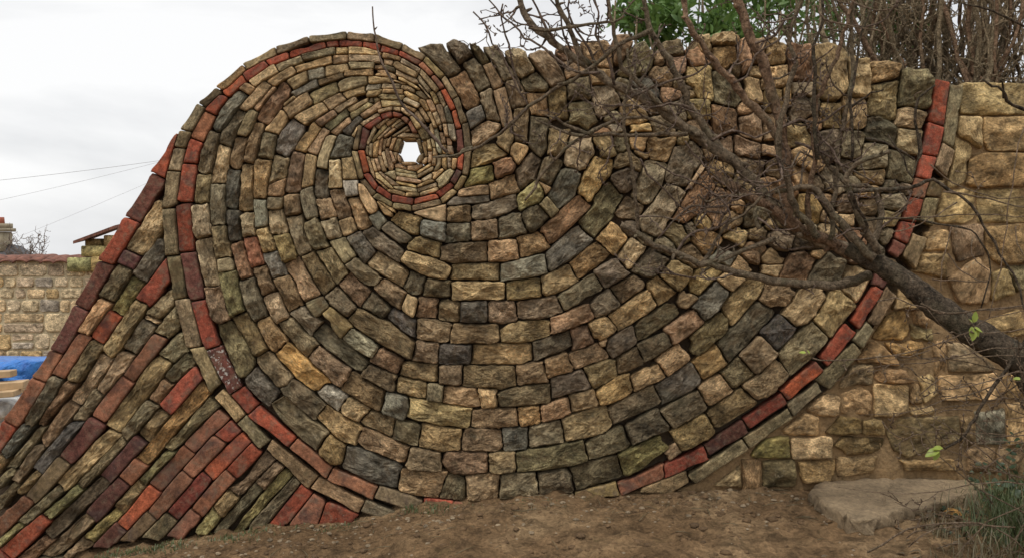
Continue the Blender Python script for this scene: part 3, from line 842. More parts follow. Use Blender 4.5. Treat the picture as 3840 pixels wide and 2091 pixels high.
Sy 100 905 270 905 280 1100 120 1110
St 290 860 470 870 490 1100 300 1120
St 800 960 860 930 1040 1000 960 1110 770 1100
Sd 510 1050 600 1030 760 1130 740 1280 490 1210
Sy 780 1140 980 1160 950 1340 760 1270
Se 270 1160 470 1180 450 1380 280 1380
Sd 80 1160 250 1150 260 1380 100 1380
Kr 1110 690 1225 715 1170 1100 1045 1055
Kr 1040 1085 1168 1122 1110 1365 985 1340
EG 1238 745 1335 745 1250 1295 1168 1240
@ 3040 500 2.004
Se 390 80 590 90 580 250 360 270
SG 600 130 780 220 770 380 590 330
Sy 340 290 560 280 550 380 400 380
Sd 550 470 700 450 730 520 660 580 540 560
Sy 530 570 690 600 640 700 540 720
Sy 220 620 330 610 340 680 200 690
Sb 60 560 190 600 180 680 40 660
SB 380 500 520 480 520 600 400 610
SB 400 640 520 640 540 800 420 800
Kr 835 168 940 187 900 350 805 330
Kn 803 335 893 362 855 490 755 470
Kr 750 480 847 500 790 670 690 650
Kr 690 660 787 680 730 830 640 790
Km 635 800 715 845 655 940 590 890
Eb 1000 80 1085 130 1020 330 935 250
Eb 910 340 1010 360 975 480 870 460
EG 860 490 965 490 920 700 830 660
Ey 770 750 880 790 790 1010 700 930
# flank
@ 0 400 1.651
Kr 1098 172 1085 245 1020 440 938 402
Km 940 415 1018 458 862 715 775 678
Kr 772 687 858 722 695 970 612 948
Km 610 958 690 988 540 1252 462 1222
St 955 595 998 600 1000 735 935 860 860 922 778 882
Km 775 888 862 925 828 1005 735 965
Sd 975 828 1022 845 1018 930 905 1085 818 1040
Sg 730 980 815 1015 760 1115 690 1210 605 1170
Sl 810 1050 882 1085 865 1120 740 1298 682 1262
Kr 1028 940 1048 1075 925 1228 848 1180
Sg 1060 1140 1070 1230 970 1310 908 1280
Sq 625 1185 685 1220 545 1403 490 1390
KR 678 1262 745 1300 635 1465 575 1420
St 830 1205 908 1228 800 1420 690 1545 635 1500
Sd 870 1315 955 1360 930 1403 845 1530 755 1480
Se 1085 1230 1105 1300 1105 1350 1030 1420 955 1395
ST 905 1290 985 1335 970 1345 895 1310
@ 0 1250 1.668
Km 463 -173 540 -135 385 125 318 98
Kn 315 105 382 130 280 302 205 270
Kn 200 280 278 310 105 582 25 540
Kr 22 545 95 585 -10 750 -60 690
Kn 330 250 500 0 565 30 395 290
SB 430 260 570 45 645 75 500 300 430 300
Sp 440 425 620 130 695 165 560 360 490 455
Sb 610 355 740 135 830 140 790 230 650 365
Kn 775 260 960 10 1025 40 835 300
Sg 1000 130 1110 20 1150 0 1165 110 1075 175
SG 165 565 330 265 395 280 330 420 200 570
Sq 250 560 430 290 475 320 310 520 270 580
Sb 260 650 430 430 490 460 340 660 270 710
SG 450 530 590 350 630 390 520 540
Kn 580 515 760 265 835 310 650 550
Sy 660 575 940 180 990 150 1060 190 750 615
Sq 930 400 1020 290 1080 320 985 445
Sg 1030 270 1160 130 1200 150 1205 200 1060 320
Kr 1000 440 1210 210 1260 280 1070 500
SO 860 775 1260 310 1305 370 915 815
SG 760 610 910 430 985 460 800 670
Sy 865 620 980 480 1050 510 930 680
SG 1030 710 1300 420 1360 460 1060 740
Kn 1155 700 1360 485 1425 535 1215 745
Kr 1350 630 1440 555 1495 610 1410 680
Kn 1145 850 1330 640 1410 680 1200 900
KR 1280 860 1510 630 1560 680 1330 910
Kr 1425 850 1570 690 1625 750 1475 900
Kn 940 930 1150 705 1215 755 1000 980
Sk 0 740 150 570 185 590 30 780
SG 40 830 250 580 280 590 80 840
SB 75 910 200 730 270 710 110 930
Sk 215 830 430 570 520 560 260 870
Km 380 765 570 525 655 575 440 815
Sy 370 930 670 620 750 640 540 870 400 975
SG 485 935 760 650 790 690 520 965
Km 635 890 840 640 910 690 690 935
Kn 750 890 840 780 915 830 820 945
SG 870 920 1040 740 1090 750 900 950
Kn 940 1110 1140 860 1200 910 985 1160
Kr 1060 1110 1270 870 1315 910 1110 1165
Kn 1205 1100 1410 860 1465 905 1265 1140
SG 0 900 60 850 80 880 0 960
SG -40 1060 90 930 110 960 0 1090
Sy 110 980 220 870 240 890 150 1000
Ku 165 1015 370 770 435 815 220 1055
Kn -40 1180 150 1015 210 1050 0 1260
SG 120 1170 360 960 385 990 170 1190
Sl 275 1130 480 955 510 985 310 1165
Su 265 1240 640 895 680 930 310 1290
Km 545 1120 740 900 805 950 600 1175
Sy 715 1080 860 925 900 960 770 1130
KR 740 1185 930 955 1000 1000 795 1230
Kb 750 1290 910 1120 975 1165 830 1310
Ke 895 1270 1030 1125 1105 1170 990 1300
Kn 1050 1260 1195 1100 1250 1140 1130 1300
Sl 530 1270 720 1105 745 1140 580 1300
Km 590 1330 720 1190 790 1240 680 1345
Sb 270 1380 530 1140 585 1170 330 1403
Kr 0 1350 255 1135 310 1185 75 1403
Sl 0 1290 110 1190 130 1210 0 1340
Sq 120 1403 270 1280 320 1300 210 1403
Sb 390 1403 510 1290 570 1320 440 1403
Sb -60 870 -10 760 30 790 -20 870
Kr -100 1420 -10 1345 60 1410 -30 1480
Sg 220 1420 330 1405 380 1410 260 1500
@ 600 1371 1.949
Sb 500 900 620 830 760 640 835 690 690 830 560 960
Sb 710 850 835 715 885 750 760 900
Sy 385 1035 490 920 565 970 450 1100 400 1080
Sg 400 1210 690 870 740 905 480 1190
Sl 550 1200 880 780 960 800 610 1190
SG 650 1170 980 815 1020 860 770 1160 690 1210
Sl 270 1200 380 1045 430 1100 330 1230
Kr 790 1180 1030 875 1100 940 890 1185
Kn 960 1160 1115 950 1205 1005 1150 1160
Kr 1160 1160 1210 1005 1440 1090 1400 1170
# mortar
@ 3040 0 2.339
Sy 1350 745 1560 725 1900 735 1900 1000 1500 1005 1345 990
Sy 1550 1030 1900 1015 1900 1285 1620 1285 1555 1200
Sy 1320 1025 1490 1015 1480 1260 1300 1270
@ 3040 500 2.004
Se 1180 190 1560 175 1620 180 1620 375 1280 395 1190 370
Sy 1275 435 1620 435 1620 655 1300 655 1275 550
Sy 1020 450 1250 435 1255 600 1180 650 970 640
St 885 765 1050 745 1030 880 865 885
St 835 905 1030 905 1020 1085 805 1030
Sd 1090 725 1310 705 1300 900 1150 930
SB 1335 725 1620 695 1620 960 1480 980 1355 860
Sb 1060 1100 1270 950 1350 1040 1330 1280 1130 1270
Sg 1500 1005 1620 1010 1620 1170 1560 1170
Sb 1380 1060 1480 1030 1540 1200 1400 1250
ST 690 1200 830 1300 640 1310
Sy 1100 10 1230 0 1200 350 1060 400 1080 200
@ 2400 1150 1.491
Sq 1390 60 1480 25 1510 130 1470 190 1330 170
St 1550 30 1640 20 1620 120 1560 100
So 1215 290 1320 208 1430 280 1440 320 1250 300
St 1165 400 1195 342 1300 332 1310 430 1140 448
Sb 1330 400 1370 350 1490 360 1520 420 1440 430
St 1145 500 1240 452 1305 500 1290 600 1145 590
Sy 955 570 1050 505 1130 520 1110 600 1000 605
Sy 1320 440 1500 450 1510 600 1340 610
So 1400 210 1590 200 1590 270 1430 270
Sy 1575 400 1640 395 1665 480 1600 535
ST 1740 215 1830 210 1990 340 1960 365 1745 355
St 1695 395 1990 385 2050 470 2000 520 1710 520
St 825 690 930 612 1000 622 990 713 835 710
SB 1060 700 1130 630 1230 640 1240 700 1130 710
Sb 1270 650 1350 640 1370 710 1270 710
Sl 645 828 705 752 830 738 835 833
Sy 860 748 1065 742 1065 838 870 840
SB 1110 780 1150 742 1360 750 1360 800 1180 830
SB 1400 700 1480 622 1780 622 1800 740 1500 840 1430 800
Sy 1520 570 1650 557 1660 605 1530 610
Sy 430 1000 560 905 570 1010
St 585 872 670 872 660 1030 590 1030
SG 705 882 860 872 870 1010 715 1010
Sq 910 882 1090 872 1070 980 930 990
Sb 1120 862 1330 852 1310 930 1130 950
Sq 1480 870 1760 862 1780 915 1500 915
Ss 1890 600 2040 580 2050 760 1900 760
Sd 1850 810 1990 800 2000 930 1850 920
St 1930 90 2130 20 2180 150 2010 180
Sb 1810 640 1880 620 1880 770 1820 780
Sb 2080 560 2180 540 2180 760 2080 770
Se 2020 810 2180 800 2180 930 2020 930
Sb 1660 200 1720 190 1720 370 1670 380
St 1530 480 1570 440 1580 540 1530 540
Sb 2060 390 2180 380 2180 510 2080 500
Sg 1540 110 1640 130 1640 190 1550 180
'''
# ------------------------------------------------------------------ laid stones, measured one by one off the wall face
def read_trace():
    """rows of the survey: section, kind, colour code, polygon on the wall face"""
    rows = []; sec = None; T = (0, 0, 1)
    for ln in TRACE.strip().splitlines():
        f = ln.split()
        if f[0] == '#': sec = f[1]; continue
        if f[0] == '@': T = tuple(float(a) for a in f[1:]); continue
        def P(vals):
            a = np.array([float(x) for x in vals]).reshape(-1, 2)
            return a / T[2] + np.array(T[:2])
        if f[0][0] == '*':
            q = P(f[2:])
            for i, c in enumerate(f[1]):
                rows.append([sec, f[0][1], c, np.array([q[2 * i], q[2 * i + 2], q[2 * i + 3], q[2 * i + 1]])])
        else:
            p = P(f[1:]); kind = f[0][0]
            if sec == 'wave' and kind == 'S':         # the split slips of stone that tighten round the scroll
                per = np.linalg.norm(p - np.roll(p, 1, 0), axis=1).sum()
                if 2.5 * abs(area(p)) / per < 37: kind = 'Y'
            rows.append([sec, kind, f[0][1], p])
    return rows

def area(p):
    x, y = p[:, 0], p[:, 1]; return .5 * float(np.sum(x * np.roll(y, -1) - np.roll(x, -1) * y))

def sdf(p, pts):
    """signed distance of pts (n,2) to polygon p (m,2); negative inside"""
    a = p; b = np.roll(p, -1, 0); e = b - a
    w = pts[:, None, :] - a[None]
    t = np.clip((w * e).sum(-1) / np.maximum((e * e).sum(-1), 1e-9), 0, 1)
    d = np.sqrt(((w - e * t[..., None]) ** 2).sum(-1)).min(1)
    ay, by = a[:, 1], b[:, 1]; py = pts[:, 1:2]
    c = (ay <= py) != (by <= py)
    xi = a[:, 0] + (py - ay) / np.where(np.abs(by - ay) < 1e-9, 1e-9, by - ay) * e[:, 0]
    ins = ((c & (pts[:, 0:1] < xi)).sum(1) % 2) == 1
    return np.where(ins, -d, d)

def sample_outline(p, kind, rr):
    """boundary points: edges subdivided, corners of rough stones knocked off"""
    n = len(p); pts = []
    per = sum(np.linalg.norm(p[(i + 1) % n] - p[i]) for i in range(n))
    step = max(per / 26.0, 9.0)
    for i in range(n):
        a, b, c = p[i - 1], p[i], p[(i + 1) % n]
        la, lc = np.linalg.norm(a - b), np.linalg.norm(c - b)
        cut = {'K': 3.0, 'E': 1.2, 'Y': 1.8, 'S': 8.5, 'C': 15.0}[kind] * rr.uniform(.6, 1.35)
        cut = min(cut, .28 * la, .28 * lc)
        q0 = b + (a - b) / max(la, 1e-6) * cut; q1 = b + (c - b) / max(lc, 1e-6) * cut
        pts.append(q0)
        if kind in 'SC': pts.append((q0 + q1) * .5 * .55 + b * .45)
        pts.append(q1)
        nx = p[(i + 1) % n]
        m = int((lc - 2 * cut) / step)
        for k in range(1, m + 1):
            pts.append(q1 + (nx - b) / max(lc, 1e-6) * (lc - 2 * cut) * k / (m + 1))
    return np.array(pts)

def fit_joints(rows):
    """let neighbouring stones settle against each other: every outline point moves along its ray from the
    stone's middle until a joint's width is left to the nearest neighbour"""
    cen = [r[3].mean(0) for r in rows]
    rad = [np.linalg.norm(r[3] - c, axis=1).max() for r, c in zip(rows, cen)]
    C = np.array(cen); RA = np.array(rad); keep = []
    for i, r in enumerate(rows):                      # drop a stone surveyed twice
        dup = False
        for j in keep:
            if np.hypot(*(C[i] - C[j])) < max(RA[i], RA[j]) and rows[j][0] == r[0]:
                if sdf(rows[j][3], C[i:i + 1])[0] < -6 or sdf(r[3], C[j:j + 1])[0] < -6: dup = True; break
        if not dup: keep.append(i)
    outl = {}
    for i in keep:
        sec, kind, col, p = rows[i]; rr = random.Random(i * 31 + 5)
        if area(p) < 0: p = p[::-1]
        c = C[i]
        b = sample_outline(p, kind, rr)
        near = [j for j in keep if j != i and np.hypot(*(C[j] - c)) < RA[i] * 1.5 + RA[j] + 30]
        gap = {'K': rr.uniform(1.2, 3.6), 'E': rr.uniform(.8, 2.2), 'Y': 1.3, 'S': rr.uniform(.8, 4.6), 'C': rr.uniform(2, 6)}[kind]
        if sec == 'mortar': gap = 5.0
        ks = np.linspace(1.45, .45, 51)
        pts = c + (b - c)[None] * ks[:, None, None]
        flat = pts.reshape(-1, 2)
        own = sdf(p, flat)
        oth = np.full(len(flat), 1e3)
        for j in near: oth = np.minimum(oth, sdf(rows[j][3], flat))
        grow = {'K': 5.0, 'E': 5.0, 'Y': 9.0, 'S': 23.0 if c[0] > 2560 and c[1] < 980 else 13.0, 'C': 11.0}[kind]
        if sec == 'flank': grow *= 1.7
        ok = (own + gap <= oth) & (own <= np.where(oth < 2.2 * grow, grow, 5.0 if sec == 'mortar' else .5))
        ok = ok.reshape(len(ks), len(b))
        first = np.where(ok.any(0), ok.argmax(0), len(ks) - 1)
        k = ks[first]
        k = .5 * k + .25 * (np.roll(k, 1) + np.roll(k, -1)) if kind in 'SC' else np.minimum(k, .5 * k + .25 * (np.roll(k, 1) + np.roll(k, -1)))
        q = c + (b - c) * k[:, None]
        if kind in 'SC':
            q = q + np.array([[rr.gauss(0, 1.3), rr.gauss(0, 1.3)] for _ in q])
        outl[i] = (c, q)
    return outl

def stone_mesh(ring, depth, kind, rr, seed):
    """ring: outline in metres round the stone's middle on the wall face (x, z); y grows into the wall"""
    n = len(ring); r = [math.hypot(*p) for p in ring]; rm = sum(r) / n
    rough = kind in 'SC'
    bul = {'S': .010, 'C': .018, 'Y': .005, 'E': .004, 'K': .003}[kind] * rr.uniform(.7, 1.3)
    bul = min(bul, rm * .5)
    amp = {'S': .0125, 'C': .014, 'Y': .005, 'E': .0024, 'K': .0018}[kind]
    off = rr.gauss(0, {'S': .008, 'C': .008, 'Y': .005, 'E': .003, 'K': .003}[kind])
    tx, tz = rr.gauss(0, .05 if rough else .015), rr.gauss(0, .05 if rough else .015)
    planes = []
    for _ in range(6):
        a = rr.uniform(0, 6.283); s = rr.uniform(.05, .60)
        planes.append((math.cos(a) * s, math.sin(a) * s, rr.uniform(.0, .012)))
    ch1, ch2 = ((.003, .0085) if rough else (.0014, .0038))
    V = []; F = []
    lev = [(0.95, depth, 0), (1.0, .022 if rough else .010, 0)]
    def add(fac, y, nz):
        for (x, z), rad in zip(ring, r):
            px, pz = x * fac(rad), z * fac(rad); V.append((px, yy(px, pz, y, nz), pz))
    def yy(px, pz, y, nz):
        if nz == 0: return y + (off if y < .05 else 0)
        q = Vector((px * 16 + seed * 3.7, pz * 16 - seed * 1.9, seed * .37))
        d = noise.noise(q) * amp * 1.2 + noise.noise(q * 2.7) * amp * .7 + noise.noise(q * 6) * amp * .35
        h = 0
        if rough: h = min(c + a * px + b * pz for a, b, c in planes) - .004
        return y + off + (d - max(-.02, h) * .9 + tx * px + tz * pz) * nz
    add(lambda q: .95, depth, 0)
    add(lambda q: 1.0, .024 if rough else .010, 0)
    add(lambda q: max(.6, 1 - ch1 / max(q, .004)), .006 if rough else .0022, .35)
    add(lambda q: max(.45, 1 - ch2 / max(q, .004)), -bul * .55, .8)
    nring = 4
    fs = (.84, .66, .46, .24) if rm > .04 else (.7, .35)
    for f in fs: add(lambda q, f=f: f * max(.5, 1 - ch2 / max(q, .004)) / .9, -bul, 1.0)
    nring += len(fs)
    for k in range(nring - 1):
        for i in range(n):
            j = (i + 1) % n
            F.append((k * n + i, k * n + j, (k + 1) * n + j, (k + 1) * n + i))
    c0 = len(V); V.append((0, yy(0, 0, -bul, 1.0), 0)); k = nring - 1
    for i in range(n): F.append((k * n + i, k * n + (i + 1) % n, c0))
    F.append(tuple(range(n))[::-1])
    return V, F

def in_poly(pt, poly): return sdf(poly, np.array([pt]))[0] < 0

def extrude_poly(outer, holes, y0, y1):
    """slab between depths y0 and y1 with the outline given as (x, z) points"""
    loops = [[Vector((x, z, 0)) for x, z in l] for l in [outer] + holes]
    tris = geometry.tessellate_polygon(loops)
    pts = [p for l in loops for p in l]; n = len(pts)
    V = [(p.x, y0, p.y) for p in pts] + [(p.x, y1, p.y) for p in pts]; F = []
    for a, b, c in tris:
        s = (pts[b] - pts[a]).cross(pts[c] - pts[a]).z
        if s < 0: b, c = c, b
        F.append((a, b, c)); F.append((a + n, c + n, b + n))
    o = 0
    for l in loops:
        m = len(l)
        for i in range(m):
            j = (i + 1) % m; F.append((o + i, o + i + n, o + j + n, o + j))
        o += m
    return V, F

def fix_normals(o):
    bm = bmesh.new(); bm.from_mesh(o.data); bmesh.ops.recalc_face_normals(bm, faces=bm.faces); bm.to_mesh(o.data); bm.free()

HOLE = (1534.0, 568.0); EYE_R = 196.0
def recess(x, y):
    """the scroll's middle is dished: thin stones step back towards the hole"""
    d = math.hypot(x - HOLE[0], y - HOLE[1]); return .05 * max(0.0, 1 - max(0, d - 40) / (EYE_R - 40))

def d2w(pts, Y):                                      # outline points (survey units / 0.67083) to wall x, z
    return [((lambda v: (v.x, v.z))(at(x / .67083, y / .67083, Y))) for x, y in pts]

ROWS = read_trace()

wave = thing('stone_wave_wall', 'tall dry stone wall shaped like a breaking wave with a brick lined scroll and a hole', 'stone wall', at(1700, 1863))
flank = thing('stone_flank', 'steep sloping flank of slanted red bricks and stones at the foot of the wave', 'stone buttress', at(400, 2000))
oldwall = thing('mortared_wall', 'old rubble wall of yellow stone in sandy mortar behind the tree trunk', 'garden wall', at(3500, 1850))
ROOT = {'wave': wave, 'eye': wave, 'flank': flank, 'mortar': oldwall}
def local(o, root, v): return v - root.location

EDG = [r[3] for r in ROWS if r[0] == 'wave' and r[1] == 'E'][:11]
W_OUT = [tuple((p[1] * .97 + p[2] * .03) * .67083) for p in EDG[::-1]] + [(428, 530), (430, 640), (450, 760), (486, 860), (532, 966), (602, 1056),
         (684, 1136), (792, 1216), (900, 1280), (1000, 1310), (1100, 1340), (1700, 1310), (1750, 1225), (1900, 1120), (2000, 1025), (2100, 912), (2190, 790), (2240, 700), (2290, 610), (2328, 500),
         (2362, 380), (2388, 216), (2330, 212), (2260, 185), (2150, 158), (2100, 118), (2040, 118), (1900, 132), (1700, 125), (1600, 118), (1480, 128), (1350, 150), (1290, 140), (1230, 130),
         (1150, 130), (1100, 128), (1090, 150), (1066, 170), (1058, 160), (1034, 138), (1000, 110)]
hole = [(1029 + 108 * math.cos(a), 381 + 108 * math.sin(a)) for a in [i * math.pi / 12 for i in range(24)]]
# stones half hidden behind the branches: the survey has holes there, packed with fitted rubble
fr = random.Random(12); wp = np.array(W_OUT) / .67083
gx, gy = np.meshgrid(np.arange(640, 3560, 9.0), np.arange(150, 1830, 9.0)); G_ = np.stack([gx.ravel(), gy.ravel()], 1)
G_ = G_[(sdf(wp, G_) < -14) & (np.hypot(G_[:, 0] - HOLE[0], G_[:, 1] - HOLE[1]) > 290)]
dist = np.full(len(G_), 1e3)
for r in ROWS:
    near = np.abs(G_ - r[3].mean(0)).max(1) < 330
    if near.any(): dist[near] = np.minimum(dist[near], sdf(r[3], G_[near]))
for _ in range(900):
    i = int(dist.argmax()); d = dist[i]
    if d < 21: break
    c = G_[i]; d = min(d, 46)
    if (2890 < c[0] < 3200 and 870 < c[1] < 965) or (d < 26 and not (c[0] > 2250 and c[1] < 1000)): dist[i] = 0; continue
    d = d; a0 = fr.uniform(0, 6.28)
    near = np.hypot(*(G_ - c).T) < d * 2.3
    n_ = G_[near & (dist > d * .45)]; ax = np.array([1.0, 0])
    if len(n_) > 3:
        w_, vec = np.linalg.eigh(np.cov((n_ - c).T)); ax = vec[:, 1]
    el = fr.uniform(1.0, 1.5); pe = np.array([-ax[1], ax[0]])
    p = np.array([c + ax * math.cos(t) * d * .95 * el + pe * math.sin(t) * d * .95 for t in [a0 * 0 + math.pi * (k + .5) / 3.5 for k in range(7)]])
    ROWS.append(['wave', 'S', fr.choice('bbBydeqtgd'), p])
    dist = np.minimum(dist, sdf(p, G_))
mr = random.Random(40); yy_ = 322.0                    # the old wall runs on past the picture's edge
while yy_ < 1830:
    hh_ = mr.uniform(80, 135); xx_ = 3898 + mr.uniform(0, 25)
    while xx_ < 4640:
        ww_ = mr.uniform(110, 230); j = lambda s=5: mr.gauss(0, s)
        ROWS.append(['mortar', 'S', mr.choice('ybetBqy'), np.array([(xx_ + 6 + j(), yy_ + 6 + j()), (xx_ + ww_ - 6 + j(), yy_ + 6 + j()), (xx_ + ww_ - 6 + j(), yy_ + hh_ - 6 + j()), (xx_ + 6 + j(), yy_ + hh_ - 6 + j())])])
        xx_ += ww_
    yy_ += hh_
OUT = fit_joints(ROWS)
V, F = extrude_poly(d2w(W_OUT, 0), [d2w(hole, 0)], .062, .40)
c = link_mesh('core', [Vector(v) - wave.location for v in V], F, M_CORE, wave, smooth=False); fix_normals(c)
# dished backing ring round the hole
V = []; F = []
NS = 36
for k, (rr_, y) in enumerate(((116, .075), (80, .11), (43, .135), (43, .165), (80, .18), (116, .2))):
    for i in range(NS):
        a = 2 * math.pi * i / NS
        p = at((1029 + rr_ * math.cos(a)) / .67083, (381 + rr_ * math.sin(a)) / .67083, 0); p.y = y
        # thickness only: keep the ring on the same axis
        V.append(p - wave.location)
for k in range(6):
    for i in range(NS):
        j = (i + 1) % NS; F.append((k * NS + i, k * NS + j, (k + 1) % 6 * NS + j, (k + 1) % 6 * NS + i))
c = link_mesh('scroll_backing', V, F, M_CORE, wave); fix_normals(c)

F_OUT = [(441, 352), (392, 440), (318, 548), (252, 660), (192, 770), (132, 880), (84, 958), (14, 1068), (-40, 1140), (-80, 1220), (-100, 1500), (560, 1460), (900, 1330), (860, 1275), (790, 1215), (690, 1130),
         (600, 1050), (530, 960), (480, 850), (445, 750), (432, 640), (432, 530)]
V, F = extrude_poly(d2w(F_OUT, 0), [], .075, .38)
c = link_mesh('core', [Vector(v) - flank.location for v in V], F, M_CORE, flank, smooth=False); fix_normals(c)

M_OUT = [(3622, 312), (3612, 330), (3577, 560), (3586, 575), (3552, 668), (3529, 742), (3502, 852), (3482, 897), (3437, 1007), (3366, 1109), (3282, 1239), (3240, 1306), (3232, 1322), (3113, 1466), (3066, 1503),
         (2980, 1563), (2812, 1688), (2610, 1820), (2513, 1858), (2470, 1900), (3200, 1905), (4700, 1905), (4700, 312)]
mo = [((lambda v: (v.x, v.z))(at(x, y, 0))) for x, y in M_OUT]
mp_ = np.array(mo)
# bedding face: fine relief, mortar standing between the stones
pts = [Vector(p) for p in mo]; nb = len(pts)
for xi in np.arange(mp_[:, 0].min(), 2.75, .022):
    for zi in np.arange(mp_[:, 1].min(), mp_[:, 1].max(), .022):
        q = (xi + R.uniform(-.006, .006), zi + R.uniform(-.006, .006))
        if sdf(mp_, np.array([q]))[0] < -.012: pts.append(Vector(q))
vv, ee, ff, _, _, _ = geometry.delaunay_2d_cdt(pts, [], [list(range(nb))], 1, 1e-5)
def mortar_y(x, z):
    q = Vector((x * 9, z * 9, 3.3)); return .029 + .008 * min(1, max(0, z - .5) * 2) + noise.noise(q) * .009 + noise.noise(q * 3.1) * .006 + noise.noise(q * 9) * .003
V = [Vector((p.x, mortar_y(p.x, p.y), p.y)) - oldwall.location for p in vv]
c = link_mesh('mortar_bed', V, [tuple(f) for f in ff], M_MORTAR, oldwall)
if c.data.polygons[0].normal.y > 0: c.data.flip_normals()
V, F = extrude_poly(mo, [], .045, .42)
c = link_mesh('wall_body', [Vector(v) - oldwall.location for v in V], F, M_MORTAR, oldwall, smooth=False); fix_normals(c)

NAMES = {'S': 'stone', 'C': 'coping_stone', 'K': 'brick', 'E': 'edging_stone', 'Y': 'thin_stone'}
order = sorted(OUT, key=lambda i: -abs(area(OUT[i][1])))
counts = {}; extra = {}
for i in order:
    sec, kind, col, p = ROWS[i]; c, q = OUT[i]
    rr = random.Random(i * 17 + 3); root = ROOT[sec]
    A = abs(area(q)); ext = q.max(0) - q.min(0)
    per = np.linalg.norm(q - np.roll(q, 1, 0), axis=1).sum(); thick = 2 * A / per * 1.25
    rec = (lambda x, y: 0.0)
    dep = .085 + rr.uniform(0, .03)
    if sec == 'eye':
        rec = recess; dep = .06
        if math.hypot(c[0] - HOLE[0], c[1] - HOLE[1]) < 62: dep = .13
        elif math.hypot(c[0] - HOLE[0], c[1] - HOLE[1]) < 85: dep = .09
    if sec == 'wave' and kind == 'C': dep = .40
    if kind == 'E' and sec == 'wave' and c[1] < 620 and c[0] < 1640 and math.hypot(c[0] - HOLE[0], c[1] - HOLE[1]) > 330: dep = .42
    if sec == 'flank' and kind == 'K' and col in 'rmn' and c[0] < 640 and min(np.hypot(c[0] - x, c[1] - y) for x, y in ((600, 600), (540, 740), (450, 880), (370, 1010), (290, 1140), (210, 1240), (140, 1350), (80, 1470), (10, 1600))) < 75: dep = .40
    if sec == 'mortar': dep = .07
    y0 = .006 if sec == 'mortar' else 0.0
    cw = at(c[0], c[1], 0.0); cw = at(c[0], c[1], rec(*c) if sec == 'eye' else 0.0)
    ring = []
    for x, y in q:
        w = at(x, y, cw.y); ring.append((w.x - cw.x, w.z - cw.z))
    if area(np.array(ring)) < 0: ring = ring[::-1]
    ra = np.array(ring); lam, ev = np.linalg.eigh(ra.T @ ra); th = math.atan2(ev[1, 1], ev[0, 1])
    ct, sn = math.cos(th), math.sin(th); ring = [(x * ct + z * sn, -x * sn + z * ct) for x, z in ring]   # local x lies along the bed
    mk = 'S' if kind == 'S' else kind
    V, F = stone_mesh(ring, dep, mk, rr, i % 97)
    name = NAMES[kind]
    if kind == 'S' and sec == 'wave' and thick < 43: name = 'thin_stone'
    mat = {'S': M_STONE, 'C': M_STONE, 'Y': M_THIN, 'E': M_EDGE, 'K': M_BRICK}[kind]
    if col == 'v': mat = M_BRICK_L
    if kind == 'K' and col in 'ube': mat = M_EDGE if col == 'e' else M_BRICK
    if sec == 'mortar': col = {'d': 'b', 'B': 'y', 'b': 't', 'q': 'o', 'e': 't', 'y': 'T', 'G': 'g'}.get(col, col)
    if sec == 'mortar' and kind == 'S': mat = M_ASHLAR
    r_, g_, b_ = PAL[col]; lu = .3 * r_ + .59 * g_ + .11 * b_; ds = .0 if kind == 'K' or sec == 'mortar' else .10
    r_, g_, b_ = (v * (1 - ds) + lu * ds for v in (r_, g_, b_)); j = rr.gauss(1, .07)
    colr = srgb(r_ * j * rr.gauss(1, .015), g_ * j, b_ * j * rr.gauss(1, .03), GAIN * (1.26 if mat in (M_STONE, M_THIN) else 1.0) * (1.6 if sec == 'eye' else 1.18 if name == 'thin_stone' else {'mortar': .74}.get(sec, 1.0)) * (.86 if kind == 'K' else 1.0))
    loc = cw + Vector((0, y0, 0)) - root.location
    key = (sec if sec != 'eye' else 'wave', name); counts[key] = counts.get(key, 0) + 1
    if counts[key] > 300:
        extra.setdefault((root.name, name, mat.name), []).append((V, F, loc, colr)); continue
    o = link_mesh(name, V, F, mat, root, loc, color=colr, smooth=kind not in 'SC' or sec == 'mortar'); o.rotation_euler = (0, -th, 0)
    if col == 'v': o['label'] = 'dark red brick blotched with white lichen'
    if col == 'O': o['label'] = 'bright ochre yellow stone'
print('STONES', counts, {k: len(v) for k, v in extra.items()})
for (rn, name, mn), lst in extra.items():             # what is past the limit, one joined part
    V = []; F = []; o0 = 0
    for v, f, loc, colr in lst:
        V += [Vector(p) + loc for p in v]; F += [tuple(a + o0 for a in t) for t in f]; o0 += len(v)
    o = link_mesh('small_' + name + 's', V, F, bpy.data.materials[mn], bpy.data.objects[rn], color=srgb(100, 80, 54, GAIN))
    o['kind'] = 'stuff'
